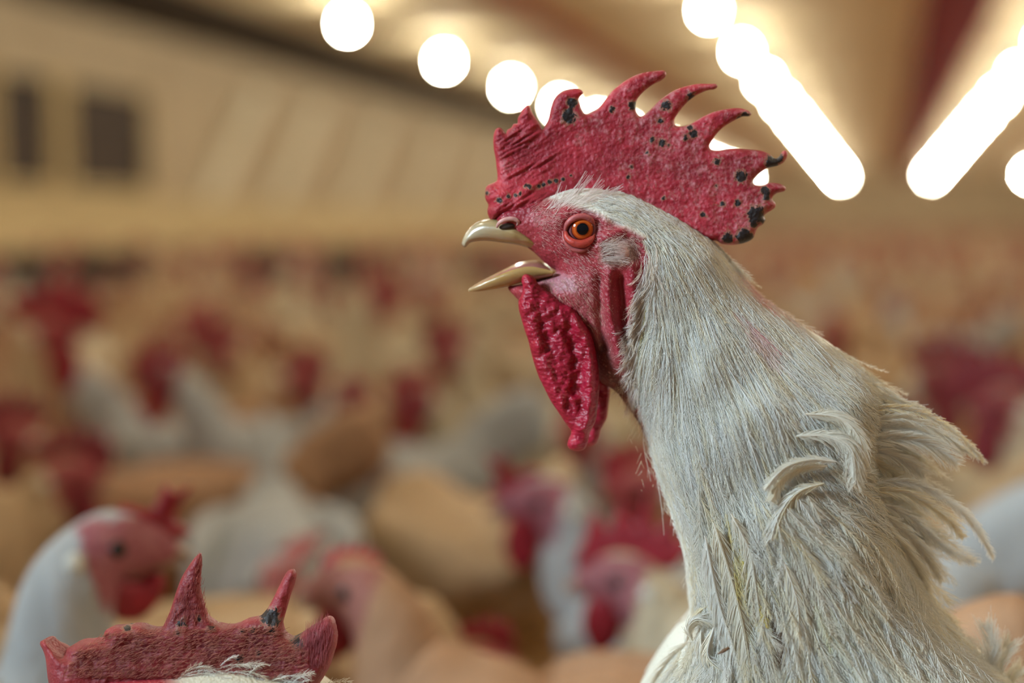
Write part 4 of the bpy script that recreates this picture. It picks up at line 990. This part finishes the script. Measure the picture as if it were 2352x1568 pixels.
place_hen(110, 760, 1.780, 20, 'tall hen with big blurred red comb at the left edge', M_hen_buff, shag=.06, seed=14, comb=2.1, wsc=2.0, face=(.34,.03,.04))
place_hen(2150, 870, 1.640, -45, 'hen with deep red head just behind the rooster\'s back', M_hen_cream, shag=.06, seed=15, comb=1.8, wsc=1.7, red=M_dred, face=(.24,.02,.03))
place_hen(2310, 930, 1.409, 155, 'cream hen with deep red head right of the rooster\'s back', M_hen_cream, shag=.06, seed=16, comb=1.8, wsc=1.7, red=M_dred, face=(.24,.02,.03))
place_hen(2060, 1010, 1.495, 201, 'hen half hidden behind the rooster\'s ruffled back feathers', M_hen_cream, shag=.06, seed=17, comb=1.5, wsc=1.5, red=M_dred)
place_hen(525, 800, 2.286, 172, 'buff hen with dark red face above the long-necked pale hen', M_hen_buff, shag=.06, seed=18, comb=1.5, wsc=1.4, red=M_dred)
place_hen(690, 860, 2.020, -10, 'small-headed tan hen between the long-necked pale hen and the facing pair', M_hen_tan, shag=.06, seed=19, comb=1.3, wsc=1.3, red=M_dred)
place_hen(1480, 1120, 1.243, 183, 'hen whose red comb shows against the rooster\'s neck', M_hen_buff, shag=.06, seed=20, comb=1.2)
place_hen(1080, 1530, 0.985, 20, 'buff hen\'s back filling the gap at the bottom', M_hen_buff, shag=.06, seed=21, comb=1.0)

# birds further back: eight poses, copied with all their parts
protos = []
for i, (hh, nk_, pl, cb, fl_, rd) in enumerate([(.36,.0,M_hen_cream,1.3,.2,M_red),(.33,.015,M_hen_buff,1.2,-.5,M_dred),(.39,-.005,M_hen_cream,1.5,.1,M_red),(.30,.03,M_hen_tan,1.2,.5,M_dred),
                                             (.35,.01,M_hen_tan,1.4,.0,M_red),(.41,-.01,M_hen_buff,1.5,.0,M_dred),(.27,.045,M_hen_buff,1.1,.6,M_red),(.34,.0,M_hen_white,1.2,.3,M_red)]):
    protos.append([hh, nk_, pl, cb, fl_, rd, None, None])
def spawn(k, x, y, a, dist):
    hh, nk_, pl, cb, fl_, rd, r0, r1 = protos[k]; near = dist < 5.5; slot = 6 if near else 7
    face = (.30, .04, .05)
    if protos[k][slot] is None:
        r = empty('hen', (x, y, 0), a); hen_parts(r, hh, nk_, pl, comb=cb, flop=fl_, red=rd, detail=near, eye=near, face=face)
        protos[k][slot] = r
        if not near:                        # far birds: too small to show parts, so one mesh
            bmj = bmesh.new(); mats = []
            for ch in list(r.children):
                for mm in ch.data.materials:
                    if mm not in mats: mats.append(mm)
                kk = len(bmj.faces); bmj.from_mesh(ch.data); bmj.faces.ensure_lookup_table()
                for fc in bmj.faces[kk:]: fc.material_index = mats.index(ch.data.materials[0])
            me = bpy.data.meshes.new('hen'); bmj.to_mesh(me); bmj.free()
            for mm in mats: me.materials.append(mm)
            for ch in list(r.children): bpy.data.objects.remove(ch)
            bpy.data.objects.remove(r); r = bpy.data.objects.new('hen', me); C.objects.link(r); protos[k][slot] = r
    else:
        s = protos[k][slot]; r = s.copy(); C.objects.link(r)
        for ch in list(s.children): c = ch.copy(); C.objects.link(c); c.parent = r
    r.location = (x, y, 0); r.rotation_euler = (0, 0, a); return r
occ = list(NEAR); pts = []
OCC = np.array([(a, b) for a, b, _, _ in NEAR]+[(c, d) for _, _, c, d in NEAR]+[(RF.loc[0], RF.loc[1]), tuple(to_world(RF, (.1, 0, 0))[:2]), tuple(to_world(RF, (-.1, 0, 0))[:2]), (NF.loc[0], NF.loc[1])]+[tuple(to_world(Frame(t[2], t[0]), ((t[0]-1176)/F*t[2]+Frame(t[2], t[0]).cx+dx, 0, 0))[:2]) for t in TR for dx in (-t[3]*.6, -t[3]*.3, 0, t[3]*.3, t[3]*.6)])
c_, s_ = math.cos(YAW), math.sin(YAW)
taken = [tuple(p) for p in OCC]; placed = []
def body_pts(x, y, a): return [(x+l*math.cos(a), y+l*math.sin(a)) for l in (-.16, -.08, .0, .08, .16)]
TAKEN = [(a, b) for a, b in taken]
for a, b, c, d in NEAR:                     # whole bodies of the posed birds
    for k in range(6): TAKEN.append((a+(c-a)*k/5, b+(d-b)*k/5))
    TAKEN.append((2*a-c+(c-a)*.25, 2*b-d+(d-b)*.25))
for x_ in (-.12, -.06, .06, .12, .17): TAKEN.append(tuple(to_world(RF, (x_, 0, 0))[:2]))
def free(x, y, a, d):
    P = body_pts(x, y, a)
    return all((px-u)**2+(py-v)**2 > d*d for px, py in P for u, v in TAKEN if abs(u-x) < .5 and abs(v-y) < .5)
rr = random.Random(11); fwd = 1.25; count = 0
cells = []
while fwd < 14.5:
    step = 0.36+0.004*fwd; half = fwd*0.37+0.2; n_ = int(2*half/step)
    for i in range(n_+1): cells.append((fwd, -half+i*step))
    fwd += step
for fwd, lat in cells:
    if count >= 300: break
    f2 = fwd+rr.uniform(-.10, .10); l2 = lat+rr.uniform(-.11, .11)
    x = c_*l2-s_*f2; y = s_*l2+c_*f2
    if not (BX0+1.1 < x < BX1-.4): continue
    if rr.random() < 0.06: continue
    for tr in range(14):
        a = rr.uniform(0, 2*math.pi)
        if free(x, y, a, .15): break
    else: continue
    TAKEN.extend(body_pts(x, y, a)); k = rr.choice([0, 0, 2, 1, 5, 6, 7, 3, 1, 4, 2])
    r = spawn(k, x, y, a, f2); count += 1
    pl = ['cream', 'buff', 'cream', 'tan', 'tan', 'buff', 'buff', 'white'][k]
    if f2 < 3: g = 'hens in the crowd behind the rooster'; lb = '%s hen with red comb, in the blurred crowd close behind the rooster' % pl
    elif f2 < 5.5: g = 'hens in the middle of the flock'; lb = '%s hen with red comb, in the blurred middle of the flock' % pl
    else: g = 'small far-off hens'; lb = 'small far-off %s hen in the blurred flock near the horizon' % pl
    tag(r, lb, 'chicken', g+' ('+pl+')')
last = max(cells[:1]+[c for c in cells if c[0] <= f2])[0]
print('hens', count, 'out to', last)
# the rest of the flock down the barn, more birds than one could count
fb = [loft([(x, z, a, b) for x, z, a, b in hen_spine(hh)][::1], 7, 13)[:2] for hh in (.33, .37, .41)]
vs, fs, mi = [], [], []
V0 = 0
allv = []; allf = []; allm = []
y = last*c_*0.97
rg = random.Random(5)
while y < BY1-1:
    x = BX0+.4
    xmax = min(BX1-.4, (y)*math.tan(math.atan((W/2)/F)-YAW)+1.2)
    xmin = max(BX0+1.1, -(y)*math.tan(math.atan((W/2)/F)+YAW)-1.0)
    x = xmin
    while x < xmax:
        fw = -s_*x+c_*y
        if fw > last+1.0:
            V, f = fb[rg.randrange(3)]; a = rg.uniform(0, 6.28); ca, sa = math.cos(a), math.sin(a); px_, py_ = x+rg.uniform(-.15, .15), y+rg.uniform(-.15, .15)
            Q = np.stack([V[:, 0]*ca-V[:, 1]*sa+px_, V[:, 0]*sa+V[:, 1]*ca+py_, V[:, 2]], 1); col = rg.choice([0, 1, 2, 2, 1])
            allv.append(Q); allf += [tuple(i+V0 for i in q) for q in f]
            allm += [3 if min(q) >= 7*9 else col for q in f]; V0 += len(Q)
            cb = np.array([(.12,0,.0),(.16,0,.045),(.185,0,.0),(.14,.012,.0),(.14,-.012,.0)]); hh = float(V[:, 2].max())-.02
            Q = np.stack([cb[:, 0]*ca-cb[:, 1]*sa+px_, cb[:, 0]*sa+cb[:, 1]*ca+py_, cb[:, 2]+hh], 1); allv.append(Q)
            for q in ((0, 1, 3), (1, 2, 3), (0, 4, 1), (1, 4, 2), (0, 3, 4), (2, 4, 3)): allf.append(tuple(i+V0 for i in q)); allm.append(3)
            V0 += 5
        x += 0.40+y*0.004
    y += 0.42+y*0.004
me = bpy.data.meshes.new('distant_flock'); me.from_pydata(np.concatenate(allv).tolist(), [], allf)
for mm in (M_hen_cream, M_hen_buff, M_hen_tan, M_dred): me.materials.append(mm)
me.polygons.foreach_set('material_index', allm); me.polygons.foreach_set('use_smooth', [True]*len(me.polygons))
o = bpy.data.objects.new('distant_flock', me); C.objects.link(o)
tag(o, 'distant mass of tan and red hens covering the floor to the far end', 'flock', None, 'stuff')
